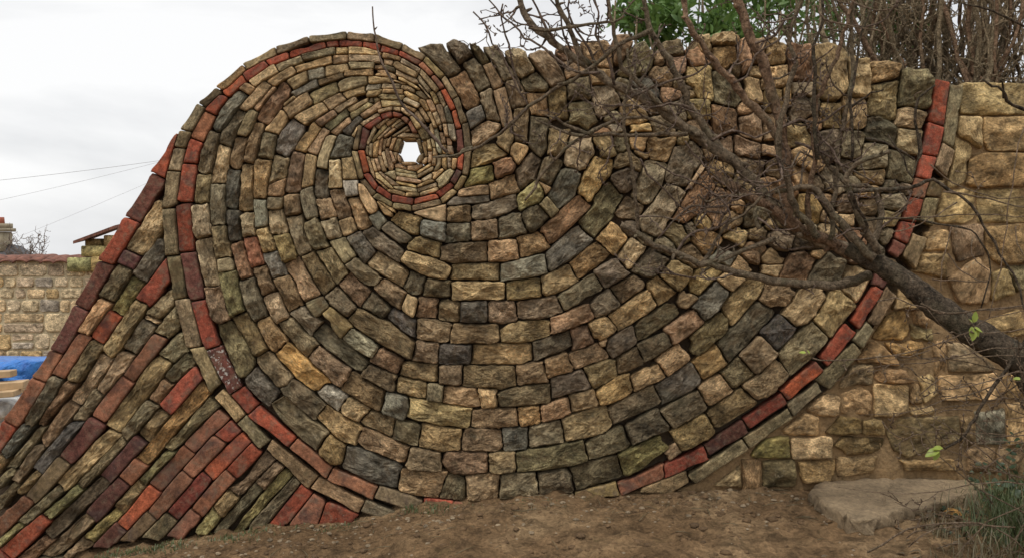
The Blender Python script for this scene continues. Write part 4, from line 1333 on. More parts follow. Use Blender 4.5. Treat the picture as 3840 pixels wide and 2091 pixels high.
BRANCH = '''
# limb r0 r1 Y0 Y1 then points (tile units)
@ 0 0 0.67083
A 20 9 -0.56 -0.35 2150 635 2060 603 1985 565 1925 495 1880 440 1790 370 1680 290 1600 240 1545 210 1495 178 1440 145 1390 105 1340 62 1312 10 1300 -60
A 18 13 -0.58 -0.50 2150 640 2078 605 2000 570 1938 523 1880 490 1830 460 1800 437
A 19 13 -0.55 -0.62 2010 575 1980 545 1980 470 1975 402 1956 300 1933 201 1913 149 1896 109 1881 66 1858 0 1845 -60
A 14 7 -0.46 -0.50 1850 405 1818 381 1787 344 1761 301 1738 272 1709 201 1681 152 1649 100 1629 52 1620 0 1612 -50
A 13 8 -0.60 -0.66 1960 375 1944 324 1916 290 1881 252 1841 206 1795 155 1761 109 1732 63 1721 0 1716 -50
A 16 8 -0.58 -0.70 2190 690 2117 714 2088 719 2031 717 1974 711 1905 699 1830 679 1761 662 1717 643 1650 620 1603 586 1563 566
A 10 6 -0.48 -0.52 1488 168 1460 140 1445 95 1429 60 1402 10 1390 -40
A 9 5 -0.48 -0.56 1700 300 1660 262 1612 216 1570 178 1560 150 1540 60 1525 -30
A 9 5 -0.60 -0.7 2045 598 2030 540 2035 470 2050 400 2046 340 2060 250 2110 130 2130 60 2160 -40
A 8 5 -0.6 -0.68 2090 605 2100 500 2105 400 2120 330 2135 250 2150 150 2140 60 2150 -40
A 11 6 -0.62 -0.75 2060 600 2000 520 1990 480 1960 400 1962 320 1980 240 2000 160 1990 80 2030 -40
A 14 7 -0.7 -0.62 2200 650 2130 580 2080 520 2040 470 1985 480 1950 483
A 12 6 -0.7 -0.8 2210 640 2150 520 2130 430 2180 400 2240 380
A 11 5 -0.66 -0.6 2180 640 2215 560 2200 480 2150 470 2100 440 2060 380
T 5 3 -0.62 -0.72 1605 586 1600 507 1593 436 1583 383 1571 340 1571 268 1585 209 1578 122
T 6 3 -0.5 -0.45 1729 338 1686 335 1647 340 1580 340 1494 340 1468 344 1437 364 1411 387 1377 421 1354 454 1342 476 1320 505
T 6 3 -0.5 -0.47 1480 338 1505 322 1528 309 1568 297 1623 299 1676 314 1724 332
T 5 2 -0.5 -0.4 1470 342 1430 335 1390 322 1365 308 1345 300
T 5 2 -0.5 -0.4 1480 338 1440 320 1400 300 1372 290
T 6 3 -0.56 -0.4 1640 75 1557 112 1516 147 1488 171 1419 212 1378 236 1330 270 1292 308 1254 336 1213 367 1171 380 1144 392 1095 396
T 4 2 -0.4 -0.45 1293 308 1285 330 1320 345
T 4 2 -0.62 -0.66 1700 640 1735 590 1780 580 1830 560 1830 520 1780 475 1700 440 1650 410
T 7 3 -0.6 -0.6 1950 600 1900 620 1850 640 1790 668 1760 690
T 5 3 -0.6 -0.66 1760 670 1800 610 1830 560 1870 540 1930 480
T 4 2 -0.55 -0.5 1510 182 1450 180 1390 140 1350 110 1320 95 1290 60 1262 40 1230 0
T 4 2 -0.5 -0.55 1400 112 1365 50 1340 0 1322 -30
T 3 2 -0.45 -0.5 1330 270 1300 220 1270 150 1240 110 1218 60 1190 30
T 3 2 -0.45 -0.5 1312 230 1290 170 1280 110 1262 50 1265 10
T 3 2 -0.4 -0.5 1445 150 1420 90 1410 40 1385 0
T 4 2 -0.5 -0.58 1500 180 1480 120 1440 60 1430 20 1440 -30
T 4 2 -0.5 -0.6 1545 215 1530 150 1500 90 1505 30 1490 -20
T 5 3 -0.52 -0.6 1330 70 1380 78 1440 66 1500 58 1545 55 1570 40
T 4 2 -0.6 -0.6 1600 240 1640 220 1700 200 1740 190 1800 150
T 4 2 -0.6 -0.66 1790 355 1840 330 1900 345 1940 330
T 4 2 -0.6 -0.66 1740 275 1700 260 1640 270 1580 265 1520 270
T 4 2 -0.6 -0.66 1950 330 2010 300 2060 310 2120 270 2180 260
T 4 2 -0.6 -0.66 2000 360 2060 380 2130 420 2200 460
T 3 2 -0.64 -0.7 1845 210 1880 190 1900 140 1960 100 1990 60
T 4 2 -0.64 -0.7 1900 110 1950 90 1975 50 2010 20
T 3 2 -0.62 -0.7 2050 400 2010 380 1990 420 1930 430
T 3 2 -0.6 -0.6 1860 500 1800 520 1740 520 1690 560 1655 600
T 3 1.5 -0.62 -0.66 1750 700 1700 690 1655 686 1610 678
T 3 1.5 -0.62 -0.66 1690 690 1665 670 1640 692
@ 2300 500 2.004
T 3 2 -0.55 -0.5 540 60 640 200 780 340 850 440
T 3 2 -0.55 -0.5 200 190 260 310 380 420 500 550 630 610 700 570
T 4 2 -0.6 -0.6 850 600 700 590 620 700 700 460 720 480
T 5 3 -0.6 -0.62 1000 460 930 470 760 500 700 520 640 460
T 8 4 -0.7 -0.7 1100 720 1070 640 1090 560 1190 600
@ 3040 500 2.004
B 7 2.5 -0.75 -0.85 320 430 430 428 600 420 750 410 870 362 920 352 1060 430 1150 490 1260 620 1340 760 1420 900 1520 1060 1600 1280 1640 1400
B 4 2 -0.8 -0.8 400 660 580 640 760 640 900 660 1000 690 1150 710 1240 760 1330 900 1350 1050 1280 1310
B 2 1.5 -0.85 -0.85 560 640 900 630 1200 610 1640 620
B 3 2 -0.85 -0.85 1000 440 1250 480 1640 560
B 2 1.5 -0.85 -0.9 900 235 1000 320 1080 380 1240 440 1400 490 1600 480
B 2 1.5 -0.85 -0.9 1640 -120 1560 80 1510 400 1470 700 1440 900 1400 1140 1340 1380
B 2 1.5 -0.85 -0.9 1100 520 1000 580 900 640 740 720 620 740
B 2 1.5 -0.85 -0.9 1060 700 1010 900 980 1050 980 1180
B 2 1.5 -0.85 -0.9 1030 900 1100 1000 1180 1060 1280 1110 1340 1100
B 2 1.5 -0.85 -0.9 1215 800 1210 890 1250 960 1340 1030
B 2 1.5 -0.85 -0.9 1540 700 1550 820 1600 920
B 4 2 -0.8 -0.8 820 0 830 120 800 220 760 330 700 190 580 10
B 5 3 -0.7 -0.7 420 40 480 50 600 90 780 200
B 2 1.5 -0.8 -0.85 610 620 700 560 760 500 840 450
B 2 1.5 -0.8 -0.85 910 1095 1080 1110 1280 1115
B 2 1.5 -0.8 -0.85 500 1260 640 1230 760 1280 900 1320 1060 1350 1300 1330 1640 1310
B 6 3 -0.8 -0.7 300 440 350 560 420 700 400 770 380 800
B 5 3 -0.6 -0.6 10 400 100 560 200 720 300 830
@ 3040 0 2.339
B 6 3 -0.8 -0.9 1990 1000 1840 950 1720 880 1690 790 1600 760 1510 700
B 4 2 -0.8 -0.9 1690 860 1690 740 1660 700
B 5 3 -0.66 -0.7 940 1403 960 1280 920 1060 930 880 990 830 1090 750
B 2 1.5 -0.66 -0.7 930 880 900 840 980 800
B 5 3 -0.66 -0.7 360 1403 370 1250 360 1000 350 850 390 650 430 380 490 180 560 0
B 4 2 -0.66 -0.7 360 940 450 870 530 820 640 790
B 7 4 -0.66 -0.7 60 1403 40 1150 20 950 40 600 30 400 110 200 100 0
B 3 2 -0.66 -0.7 320 840 250 800 180 700 150 600 140 500
B 3 2 -0.66 -0.7 40 540 120 480 210 410
B 4 2 -0.7 -0.9 1871 230 1700 150 1600 100 1470 60 1300 20
B 3 2 -0.7 -0.8 340 0 480 70 560 90 700 80
B 3 2 -0.7 -0.8 60 50 120 170 300 210 520 260 640 290
@ 2400 1150 1.491
B 6 4 -0.95 -0.95 2200 100 2147 190 2040 360 1930 520 1870 620 1830 690 1790 740 1700 790
B 2.5 1.5 -0.95 -0.95 965 285 1000 292 1240 292 1500 250 1700 190 1830 130 1960 60 2147 20
B 2 1.5 -0.95 -0.95 1390 270 1500 280 1620 240
B 2 1.5 -0.95 -0.95 1830 690 1900 740 1960 800 2080 880
B 2 1.5 -0.95 -0.95 1830 690 1800 780 1795 860
B 2 1.5 -0.95 -0.95 1860 580 1750 570 1670 590
B 2 1.5 -0.95 -0.95 1920 530 1850 430 1760 440 1690 400 1560 495
B 2 1.5 -0.95 -0.95 1990 450 2060 560 2147 600
B 2 1.5 -0.95 -0.95 1870 640 1960 720 2147 690
B 3 2 -0.95 -0.95 1570 -20 1680 30 1900 20 2147 -10
B 2 1.5 -0.95 -0.95 2147 120 2000 150 1890 130
B 2 1.5 -1.0 -1.0 1970 1100 1900 950 2000 850 2100 790
B 3 2 -1.05 -1.05 1270 1370 1500 1240 1700 1210 1900 1210 2050 1270 2147 1360
B 2 1.5 -1.05 -1.05 1500 1340 1650 1240 1850 1220 2100 1230
'''
# ------------------------------------------------------------------ the ground
BASE = [(-500, 1560), (0, 1440), (250, 1392), (500, 1352), (700, 1324), (880, 1308), (980, 1292), (1060, 1270), (1150, 1259), (1250, 1253), (1560, 1243), (1740, 1238), (1900, 1236), (2050, 1236), (2600, 1230)]
BX = [(a - 1288) * .0018 for a, b in BASE]; BZ = [(1250 - b) * .0018 for a, b in BASE]
def ground_z(x, y):
    z = float(np.interp(x, BX, BZ))
    if y > .2:
        k = min(1, (y - .2) / 1.0); z = z * (1 - k) + (-.30 if x < 0 else -.1) * k
    if y < 0:
        k = min(1, -y / 1.5); z = z * (1 - .35 * k) - .02 * k
    if -3.6 < x < 3.6 and -2.2 < y < .35:
        q = Vector((x * 3.1, y * 3.1, 0)); a = .022
        z += noise.noise(q) * a + noise.noise(q * 3.3) * .017 + noise.noise(q * 9) * .008 + max(0, noise.noise(q * 5.5 + Vector((5, 3, 1)))) * .022
    elif y > 8: z = z - (y - 8) * .075
    elif y > .35: z += noise.noise(Vector((x * .6, y * .6, 0))) * .08
    return z
xs = np.concatenate([[-600, -200, -80, -40, -20, -12, -8, -5.5, -4.2], np.linspace(-3.5, 3.5, 400), [4.2, 5.5, 8, 12, 20, 40, 80, 200, 600]])
ys = np.concatenate([[-600, -150, -40, -12, -6, -4, -3, -2.2], np.linspace(-1.5, .22, 130), [.4, .7, 1.1, 1.8, 2.6, 3.6, 5, 7, 9, 12, 18, 30, 60, 150, 600]])
V = [(x, y, ground_z(x, y)) for y in ys for x in xs]; nx = len(xs)
F = [(j * nx + i, j * nx + i + 1, (j + 1) * nx + i + 1, (j + 1) * nx + i) for j in range(len(ys) - 1) for i in range(nx - 1)]
tag(link_mesh('ground', V, F, M_GROUND), kind='structure')

# clods, stones and crumbs trodden into the mud
def lump(V, F, p, s, rr, flat=.6):
    o0 = len(V); n = 6
    for k, (ph, zz) in enumerate(((.75, -.2), (1.0, .25), (.62, .75))):
        for i in range(n):
            a = 6.283 * i / n + k * .4; q = s * ph * rr.uniform(.75, 1.25)
            V.append((p[0] + math.cos(a) * q, p[1] + math.sin(a) * q, p[2] + s * zz * flat))
    V.append((p[0], p[1], p[2] + s * flat * .95))
    for k in range(2):
        for i in range(n):
            j = (i + 1) % n; F.append((o0 + k * n + i, o0 + k * n + j, o0 + (k + 1) * n + j, o0 + (k + 1) * n + i))
    for i in range(n): F.append((o0 + 2 * n + i, o0 + 2 * n + (i + 1) % n, o0 + 3 * n))
V = []; F = []
for _ in range(3600):
    x = R.uniform(-2.3, 2.3); y = -abs(R.gauss(0, .45)) - .02
    if noise.noise(Vector((x * 2, y * 4, 9))) < R.uniform(-.55, .35): continue
    lump(V, F, (x, y, ground_z(x, y) - .002), min(.03, abs(R.gauss(0, .0075)) + .0025), R)
tag(link_mesh('clods', V, F, make_soil_mat('clod_mud', (.19, .115, .056)), smooth=True), kind='stuff')
V = []; F = []
for _ in range(260):
    x = R.uniform(-2.2, 2.3); y = -abs(R.gauss(0, .5)) - .02
    lump(V, F, (x, y, ground_z(x, y)), R.uniform(.003, .009), R)
tag(link_mesh('pebbles', V, F, make_plain('pale_grit', (.30, .23, .15), .8, .4, 60), smooth=False), kind='stuff')

# ------------------------------------------------------------------ step slab by the old wall
def on_plane(x, y, z):
    D = (CAMZ - z) * FOC / (y - HY); return at(x, y, D - DIST)
SLAB = [(950, 1030), (962, 1010), (1000, 988), (1130, 972), (1290, 957), (1450, 940), (1620, 925), (1760, 914), (1840, 940), (1905, 985), (1890, 1030), (1700, 1075), (1500, 1118), (1400, 1150), (1290, 1192), (1200, 1190), (1130, 1150), (1060, 1110), (1000, 1075)]
ztop = .074
pl = [on_plane(2400 + x / 1.491, 1150 + y / 1.491, ztop) for x, y in SLAB]
cxy = sum(pl, Vector()) / len(pl)
dense = []
for i, p in enumerate(pl):
    q = pl[(i + 1) % len(pl)]; m = max(1, int((q - p).length / .03))
    for k in range(m): dense.append(p.lerp(q, k / m))
rr = random.Random(4); V = []; F = []; n = len(dense)
for fac, zz in ((.96, -.16), (1.0, -.10), (1.005, -.045), (1.0, -.012), (.985, 0), (.8, .002), (.55, .003), (.28, .002)):
    for p in dense:
        w = cxy + (p - cxy) * fac; j = .012 if fac > .95 and zz < -.005 else .002
        w = Vector((w.x + rr.gauss(0, j), w.y + rr.gauss(0, j), ztop + zz + noise.noise(w * 7) * .010 + noise.noise(w * 23) * .006 + rr.gauss(0, .002)))
        V.append(w - Vector((cxy.x, cxy.y, 0)))
for k in range(7):
    for i in range(n): F.append((k * n + i, k * n + (i + 1) % n, (k + 1) * n + (i + 1) % n, (k + 1) * n + i))
V.append(Vector((0, 0, ztop))); F += [(7 * n + i, 7 * n + (i + 1) % n, 8 * n) for i in range(n)]
slab = link_mesh('step_slab', V, F, make_soil_mat('worn_concrete', (.34, .25, .15), 1.0), loc=(cxy.x, cxy.y, 0)); fix_normals(slab)
tag(slab, 'flat broken edged stone slab lying as a step before the old wall', 'slab')

# ------------------------------------------------------------------ woody things
def tube(V, F, pts, rad, sides=8, knob=0.0, rr=R, cap=True):
    o0 = len(V); n = len(pts); up = Vector((.3, .9, .2))
    for i, p in enumerate(pts):
        d = (pts[min(i + 1, n - 1)] - pts[max(i - 1, 0)])
        if d.length < 1e-9: d = Vector((0, 0, 1))
        d.normalize(); a = d.cross(up).normalized(); b = d.cross(a)
        for k in range(sides):
            t = 6.2832 * k / sides; q = rad[i] * (1 + (rr.gauss(0, knob) if knob else 0))
            V.append(p + (a * math.cos(t) + b * math.sin(t)) * q)
    for i in range(n - 1):
        for k in range(sides):
            l = (k + 1) % sides; F.append((o0 + i * sides + k, o0 + i * sides + l, o0 + (i + 1) * sides + l, o0 + (i + 1) * sides + k))
    if cap:
        F.append(tuple(o0 + k for k in range(sides))[::-1]); F.append(tuple(o0 + (n - 1) * sides + k for k in range(sides)))

def smooth_path(pts, step=.03, wob=.004, rr=R):
    """Catmull-Rom through the measured points, with a branch's small kinks"""
    P = [pts[0] * 2 - pts[1]] + list(pts) + [pts[-1] * 2 - pts[-2]]; o = []
    for i in range(1, len(P) - 2):
        a, b, c, d = P[i - 1:i + 3]; m = max(2, int((c - b).length / step))
        for k in range(m):
            t = k / m
            o.append(.5 * ((2 * b) + (c - a) * t + (2 * a - 5 * b + 4 * c - d) * t * t + (3 * b - a - 3 * c + d) * t ** 3))
    o.append(pts[-1])
    for i in range(1, len(o) - 1): o[i] = o[i] + Vector((rr.gauss(0, wob), rr.gauss(0, wob), rr.gauss(0, wob)))
    return o

def rv_(rr): return Vector((rr.gauss(0, 1), rr.gauss(0, 1), rr.gauss(0, 1))).normalized()
def spur(V, F, p, d, length, r0, rr, depth=0):
    """a knobbly twig: zigzag from bud to bud, forking now and then"""
    pts = [p]; n = max(3, int(length / .022)); cur = d.normalized()
    for i in range(n):
        cur = (cur + Vector((rr.gauss(0, .28), rr.gauss(0, .16), rr.gauss(.05, .26)))).normalized()
        pts.append(pts[-1] + cur * length / n)
    rad = [max(.0013, r0 * (1 - .55 * i / n)) * (1.35 if i % 2 else .95) for i in range(n + 1)]
    tube(V, F, pts, rad, 5, .08, rr)
    # bud at the tip and along the way
    for q in (pts[-1], *(pts[k] for k in range(1, n) if rr.random() < .4)):
        dd = Vector((rr.gauss(0, 1), rr.gauss(0, .6), rr.gauss(.3, 1))).normalized()
        tube(V, F, [q, q + dd * .006, q + dd * .014], [.0022, .0032, .0008], 5, 0, rr)
    if depth < 2:
        for k in range(1, n):
            if rr.random() < .30:
                dd = (cur + Vector((rr.gauss(0, .8), rr.gauss(0, .5), rr.gauss(0, .8)))).normalized()
                spur(V, F, pts[k], dd, length * rr.uniform(.3, .65), rad[k] * .75, rr, depth + 1)

M_BARK = make_bark('apple_bark', (.095, .070, .046), (.27, .205, .135), 1.0, .5)
M_BARKR = make_bark('young_bark', (.12, .072, .044), (.33, .215, .135), 1.0, .35)
M_TRUNK = make_bark('old_bark', (.026, .020, .014), (.16, .12, .082), 1.6, .25)
M_TWIG = make_bark('twig_bark', (.085, .058, .044), (.26, .19, .145), 1.0, .3)
M_STEM = make_bark('pale_stem_bark', (.19, .14, .085), (.42, .33, .21), 1.0, .3)
M_CANE = make_bark('cane_bark', (.115, .075, .048), (.26, .19, .13), 1.0, .2)

T0 = Vector((3.25, -.95, 0)); T0.z = ground_z(3.25, -.95)
tree = thing('fruit_tree', 'leafless fruit tree leaning in from the right with a dark trunk and knobbly branches', 'tree', T0)
tp = [T0 - Vector((0, 0, .1)), T0 + Vector((-.12, .02, .28))] + [at(x, y, Y) for x, y, Y in ((4050, 1540, -.9), (3840, 1362, -.85), (3660, 1250, -.78), (3529, 1159, -.74), (3379, 1041, -.69), (3232, 954, -.64), (3190, 925, -.62))]
tr = [.085, .072, .060, .054, .053, .052, .051, .046, .034]
P = smooth_path(tp, .018, .0015); TRP = P; rad = np.interp(np.linspace(0, 1, len(P)), np.linspace(0, 1, len(tr)), tr)
V = []; F = []; tube(V, F, P, list(rad), 28, 0)
for i, p in enumerate(V):                             # ridged, cankered bark
    c0 = P[min(i // 28, len(P) - 1)]; q = p * 9; d = (p - c0)
    V[i] = c0 + d * (1 + noise.noise(q * .6) * .18 + noise.noise(q) * .14 + abs(noise.noise(q * 2.6)) * .26 + noise.noise(q * 6) * .10)
link_mesh('trunk', [v - T0 for v in V], F, M_TRUNK, tree)

shrub0 = Vector((2.5, -.95, ground_z(2.5, -.95)))
cane = thing('leafless_shrub', 'thin leafless shrub stems with a few yellow green leaves at the right edge', 'shrub', shrub0)
twV = []; twF = []; cV = []; cF = []
T = (0, 0, 1)
for ln in BRANCH.strip().splitlines():
    f = ln.split()
    if f[0] == '#': continue
    if f[0] == '@': T = tuple(float(a) for a in f[1:]); continue
    r0, r1, Y0, Y1 = (float(a) for a in f[1:5]); q = np.array([float(a) for a in f[5:]]).reshape(-1, 2) / T[2] + np.array(T[:2])
    n = len(q); pts = [at(x, y, Y0 + (Y1 - Y0) * i / (n - 1)) for i, (x, y) in enumerate(q)]
    k = (DIST + (Y0 + Y1) / 2) / FOC
    sc = 1.0 / .67083 if T[2] == .67083 else 1.25
    thick = {'A': .82, 'T': 1.0, 'B': 1.0}[f[0]]
    P = smooth_path(pts, .03 if f[0] != 'B' else .045, .0035 if f[0] == 'A' else .0022)
    m = len(P); rad = [(r0 + (r1 - r0) * i / (m - 1)) * sc * k * thick * (1 + .10 * math.sin(i * 1.7 + r0)) for i in range(m)]
    V = []; F = []; tube(V, F, P, rad, 12 if f[0] == 'A' else 7, .05)
    # knots and spur stubs
    if f[0] in 'AT':
        for i in range(2, m - 1):
            if R.random() < (.30 if f[0] == 'T' else .22):
                dd = Vector((R.gauss(0, 1), R.gauss(-.2, .7), R.gauss(.2, 1))).normalized(); p = P[i]
                ln_ = R.uniform(.012, .03); rs = max(.003, rad[i] * .55)
                tube(V, F, [p, p + dd * (rad[i] + ln_ * .5), p + dd * (rad[i] + ln_)], [rs, rs * .95, rs * .4], 6, .1)
            if R.random() < (.24 if f[0] == 'T' else .20):
                dd = Vector((R.gauss(-.2, 1), R.gauss(-.1, .45), R.gauss(.35, .9)))
                spur(twV, twF, P[i], dd, R.uniform(.05, .26), max(.0022, min(.0042, rad[i] * .5)), R, R.choice((0, 1, 1)))
    if f[0] == 'B' and r0 < 4:
        for i in range(3, m - 1):
            if R.random() < .10:
                dd = Vector((R.gauss(0, 1), R.gauss(0, .4), R.gauss(.2, .9))).normalized()
                spur(cV, cF, P[i], dd, R.uniform(.04, .12), .0016, R, 1)
    if f[0] == 'B' and r0 < 4:
        link_mesh('stem', [v - shrub0 for v in V], F, M_CANE, cane)
    elif f[0] == 'B':
        link_mesh('branch', [v - T0 for v in V], F, M_TRUNK, tree)
    elif f[0] == 'A':
        link_mesh('limb', [v - T0 for v in V], F, M_BARK if R.random() < .6 else M_BARKR, tree)
    else:
        link_mesh('branch', [v - T0 for v in V], F, M_TWIG if r0 < 5 else M_BARK, tree)
cr_ = random.Random(8)
for _ in range(26):
    a = at(cr_.uniform(3700, 4100), cr_.uniform(1300, 2000), -.95 + cr_.gauss(0, .1)); d = Vector((cr_.uniform(-1, -.3), cr_.gauss(0, .1), cr_.gauss(.1, .5))).normalized(); ln_ = cr_.uniform(.3, .75)
    pts = [a]; 
    for k in range(6):
        d = (d + Vector((cr_.gauss(0, .18), cr_.gauss(0, .08), cr_.gauss(.02, .18)))).normalized(); pts.append(pts[-1] + d * ln_ / 6)
    V = []; F = []; tube(V, F, pts, list(np.linspace(.0026, .0010, 7)), 5)
    link_mesh('stem', [v - shrub0 for v in V], F, M_CANE, cane)
    for k in range(2, 6):
        if cr_.random() < .5: spur(cV, cF, pts[k], (d + rv_(cr_) * .9).normalized(), cr_.uniform(.06, .16), .0013, cr_, 1)
# knots and cut stubs on the old wood
for i in range(6, 42, 5):
    p = TRP[min(i + len(TRP) // 3, len(TRP) - 1)]; V = []; F = []; d = Vector((R.gauss(0, .5), -abs(R.gauss(.6, .3)), R.gauss(.3, .6))).normalized()
    r_ = R.uniform(.014, .024); tube(V, F, [p, p + d * .05, p + d * R.uniform(.062, .085)], [r_ * 1.5, r_, r_ * .8], 10, .12)
    link_mesh('knot', [v - T0 for v in V], F, M_TRUNK, tree)
tag(link_mesh('twigs', [v - T0 for v in twV], twF, M_TWIG, tree), kind='stuff')
tag(link_mesh('twigs', [v - shrub0 for v in cV], cF, M_CANE, cane), kind='stuff')

# slender shoot standing before the scroll
def path_thing(name, label, cat, spec, mat, sides=6):
    pts = [at(x, y, Y) for x, y, Y in spec[0]]; P = smooth_path(pts, .03, .0012); m = len(P)
    V = []; F = []; tube(V, F, P, [spec[1] + (spec[2] - spec[1]) * i / (m - 1) for i in range(m)], sides, .05)
    for i in range(3, m - 2):
        if R.random() < .22:
            dd = Vector((R.gauss(0, 1), R.gauss(0, .4), R.gauss(.6, .5))).normalized()
            tube(V, F, [P[i], P[i] + dd * .010, P[i] + dd * .02], [.003, .0034, .001], 5)
    return V, F
sp_ = [(x / .67083, y / .67083, -.40) for x, y in ((1125, 384), (1073, 325), (1039, 291), (1008, 260), (988, 208), (967, 171), (953, 136), (946, 98), (939, 54), (937, 17))]
V, F = path_thing('', '', '', (sp_, .0075, .0030), None)
link_mesh('shoot', [v - T0 for v in V], F, M_TWIG, tree)
V, F = path_thing('', '', '', ([(x / .67083, y / .67083, -.40) for x, y in ((1190, 372), (1165, 378), (1150, 396), (1120, 392), (1088, 396))], .0085, .003), None)
link_mesh('branch', [v - T0 for v in V], F, M_BARK, tree)

# ------------------------------------------------------------------ leaves
def leaf_quad(V, F, p, d, up, ln, wd, curl=.15):
    s = d.cross(up)
    if s.length < 1e-4: s = Vector((1, 0, 0))
    s.normalize(); nrm = s.cross(d).normalized(); o = len(V)
    for t, w, h in ((0, .0, 0), (.22, .72, .03), (.5, 1, .0), (.8, .6, -.05)):
        c = p + d * ln * t + nrm * ln * (h - curl * t * t)
        if w == 0: V.append(c)
        else:
            V.append(c + s * wd * w * .5 + nrm * wd * .12); V.append(c - nrm * wd * .0); V.append(c - s * wd * w * .5 + nrm * wd * .12)
    V.append(p + d * ln + nrm * ln * (-curl))
    F += [(o, o + 1, o + 2), (o, o + 2, o + 3)]
    for a in (o + 1, o + 4): F.append((a, a + 3, a + 4, a + 1)); F.append((a + 1, a + 4, a + 5, a + 2))
    F += [(o + 7, o + 10, o + 8), (o + 8, o + 10, o + 9)]
def rv(rr=R): return Vector((rr.gauss(0, 1), rr.gauss(0, 1), rr.gauss(0, 1))).normalized()
M_GREEN = make_leaf('laurel_leaf', (.07, .14, .03), (.17, .28, .07))
M_YELL = make_leaf('fresh_leaf', (.25, .32, .05), (.42, .50, .10))
for (x, y, dx, dz, ln) in ((3024, 1322, -1, .25, .034), (3036, 1326, -.4, .8, .022), (3652, 1208, .1, 1, .05), (3650, 1226, .8, -.3, .042), (3655, 1235, -.3, -1, .05), (3645, 1222, -.2, -.9, .045), (3660, 1228, .3, -1, .04), (3648, 1212, -.5, .7, .03), (3525, 1684, -1, -.25, .075), (3520, 1686, -.5, -.8, .05), (3536, 1678, -.8, .1, .05), (3830, 1420, -1, .2, .04)):
    V = []; F = []; p = at(x, y, -.955)
    leaf_quad(V, F, p, Vector((dx, -.25, dz)).normalized(), Vector((0, -.6, .9)), ln * .8, ln * .42, .2)
    link_mesh('leaf', [v - shrub0 for v in V], F, M_YELL, cane)

def evergreen(px, top, Y, w, h, n, seed, label):
    rr = random.Random(seed); b = at(px / .67083, 1863, Y); b.z = ground_z(b.x, b.y)
    t = thing('evergreen_shrub', label, 'shrub', b, 'evergreen shrubs behind the wall')
    c = at(px / .67083, top / .67083, Y); V = []; F = []; SV = []; SF = []
    for k in range(7):
        e = c + Vector((rr.uniform(-w, w), rr.uniform(-.3, .3), rr.uniform(-h, h)))
        P = smooth_path([b + Vector((rr.uniform(-.05, .05), 0, 0)), b.lerp(e, .5) + Vector((rr.gauss(0, .1), 0, 0)), e], .15, .006, rr)
        V1 = []; F1 = []; tube(V1, F1, P, list(np.linspace(.014, .005, len(P))), 6)
        link_mesh('stem', [v - b for v in V1], F1, M_STEM, t)
    for k in range(n):
        u = rv(rr) * (rr.random() ** .45); cc = c + Vector((u.x * w, u.y * .35, u.z * h))
        if noise.noise(cc * 3.2 + Vector((seed, 0, 0))) < -.12: continue
        for m in range(7):
            d = (rv(rr) + Vector((0, -.25, .35))).normalized(); ln = rr.uniform(.045, .085)
            leaf_quad(V, F, cc + rv(rr) * .035, d, rv(rr), ln, ln * .34, .2)
    tag(link_mesh('foliage', [v - b for v in V], F, M_GREEN, t), kind='stuff')
evergreen(1720, 20, 1.0, .40, .20, 230, 3, 'glossy green shrub over the wall top between the leafless branches')
evergreen(1925, 40, 1.25, .30, .28, 150, 5, 'darker leafy green shrub over the wall right of the glossy one')
evergreen(1580, 55, .85, .10, .09, 40, 9, 'small leafy sprig over the wall left of the glossy shrub')
evergreen(2060, 10, 1.9, .30, .30, 160, 12, 'green leaves among the bare stems above the tall rounded coping stone')

def thicket(x0, x1, Y, n, seed, label, lean=.15):
    rr = random.Random(seed); mid = at((x0 + x1) / 2 / .67083, 1863, Y); mid.z = ground_z(mid.x, mid.y)
    t = thing('bare_shrub', label, 'shrub', mid, 'bare shrubs behind the wall'); V = []; F = []; S = 0
    for k in range(n):
        a = at(rr.uniform(x0, x1) / .67083, 400 / .67083, Y + rr.uniform(-.15, .35))
        e = a + Vector((rr.gauss(lean, .42), rr.gauss(0, .1), rr.uniform(.9, 1.6))); base = Vector((a.x - rr.gauss(lean * .5, .08), a.y, mid.z))
        P = smooth_path([base, a, a.lerp(e, .5) + Vector((rr.gauss(0, .06), rr.gauss(0, .04), 0)), e], .09, .007, rr)
        r0 = rr.choice((.006, .009, .012, .016, .020, .026)); m = len(P)
        V1 = []; F1 = []; tube(V1, F1, P, [r0 * (1 - .55 * i / m) for i in range(m)], 7, .05, rr)
        link_mesh('stem', [v - mid for v in V1], F1, rr.choice((M_STEM, M_STEM, M_BARK, M_BARKR)), t)
        for i in range(m // 3, m - 1):
            if rr.random() < .38:
                d = Vector((rr.gauss(0, 1.1), rr.gauss(0, .4), rr.gauss(.45, .6))).normalized()
                spur(V, F, P[i], d, rr.uniform(.12, .42), .0034, rr, 1 if rr.random() < .7 else 2)
    tag(link_mesh('twigs', [v - mid for v in V], F, M_STEM if Y < 1.5 else M_TWIG, t), kind='stuff')
evergreen(1650, 75, .8, .16, .10, 90, 14, 'leafy sprays low over the wall top under the big limbs')
evergreen(1830, 85, .85, .22, .10, 120, 15, 'leafy sprays low over the wall top beside the rounded pale coping stone')
evergreen(2210, 60, 1.5, .30, .22, 110, 16, 'scattered green leaves among bare stems above the square dark stones')
thicket(2040, 2200, .9, 20, 21, 'pale bare stems above the tall rounded coping stone')
thicket(2180, 2330, 1.0, 20, 22, 'slender bare stems and dark twigs above the dark square stones', .1)
thicket(2330, 2460, 1.0, 32, 23, 'dense bare shrub rising behind the top of the red brick band', 0.05)
thicket(2430, 2640, .9, 42, 24, 'dense mossy bare stems behind the flat topped mortared wall', 0.0)
thicket(1980, 2640, 2.0, 18, 25, 'tangle of thin bare stems farthest behind the other bare shrubs', 0.0)

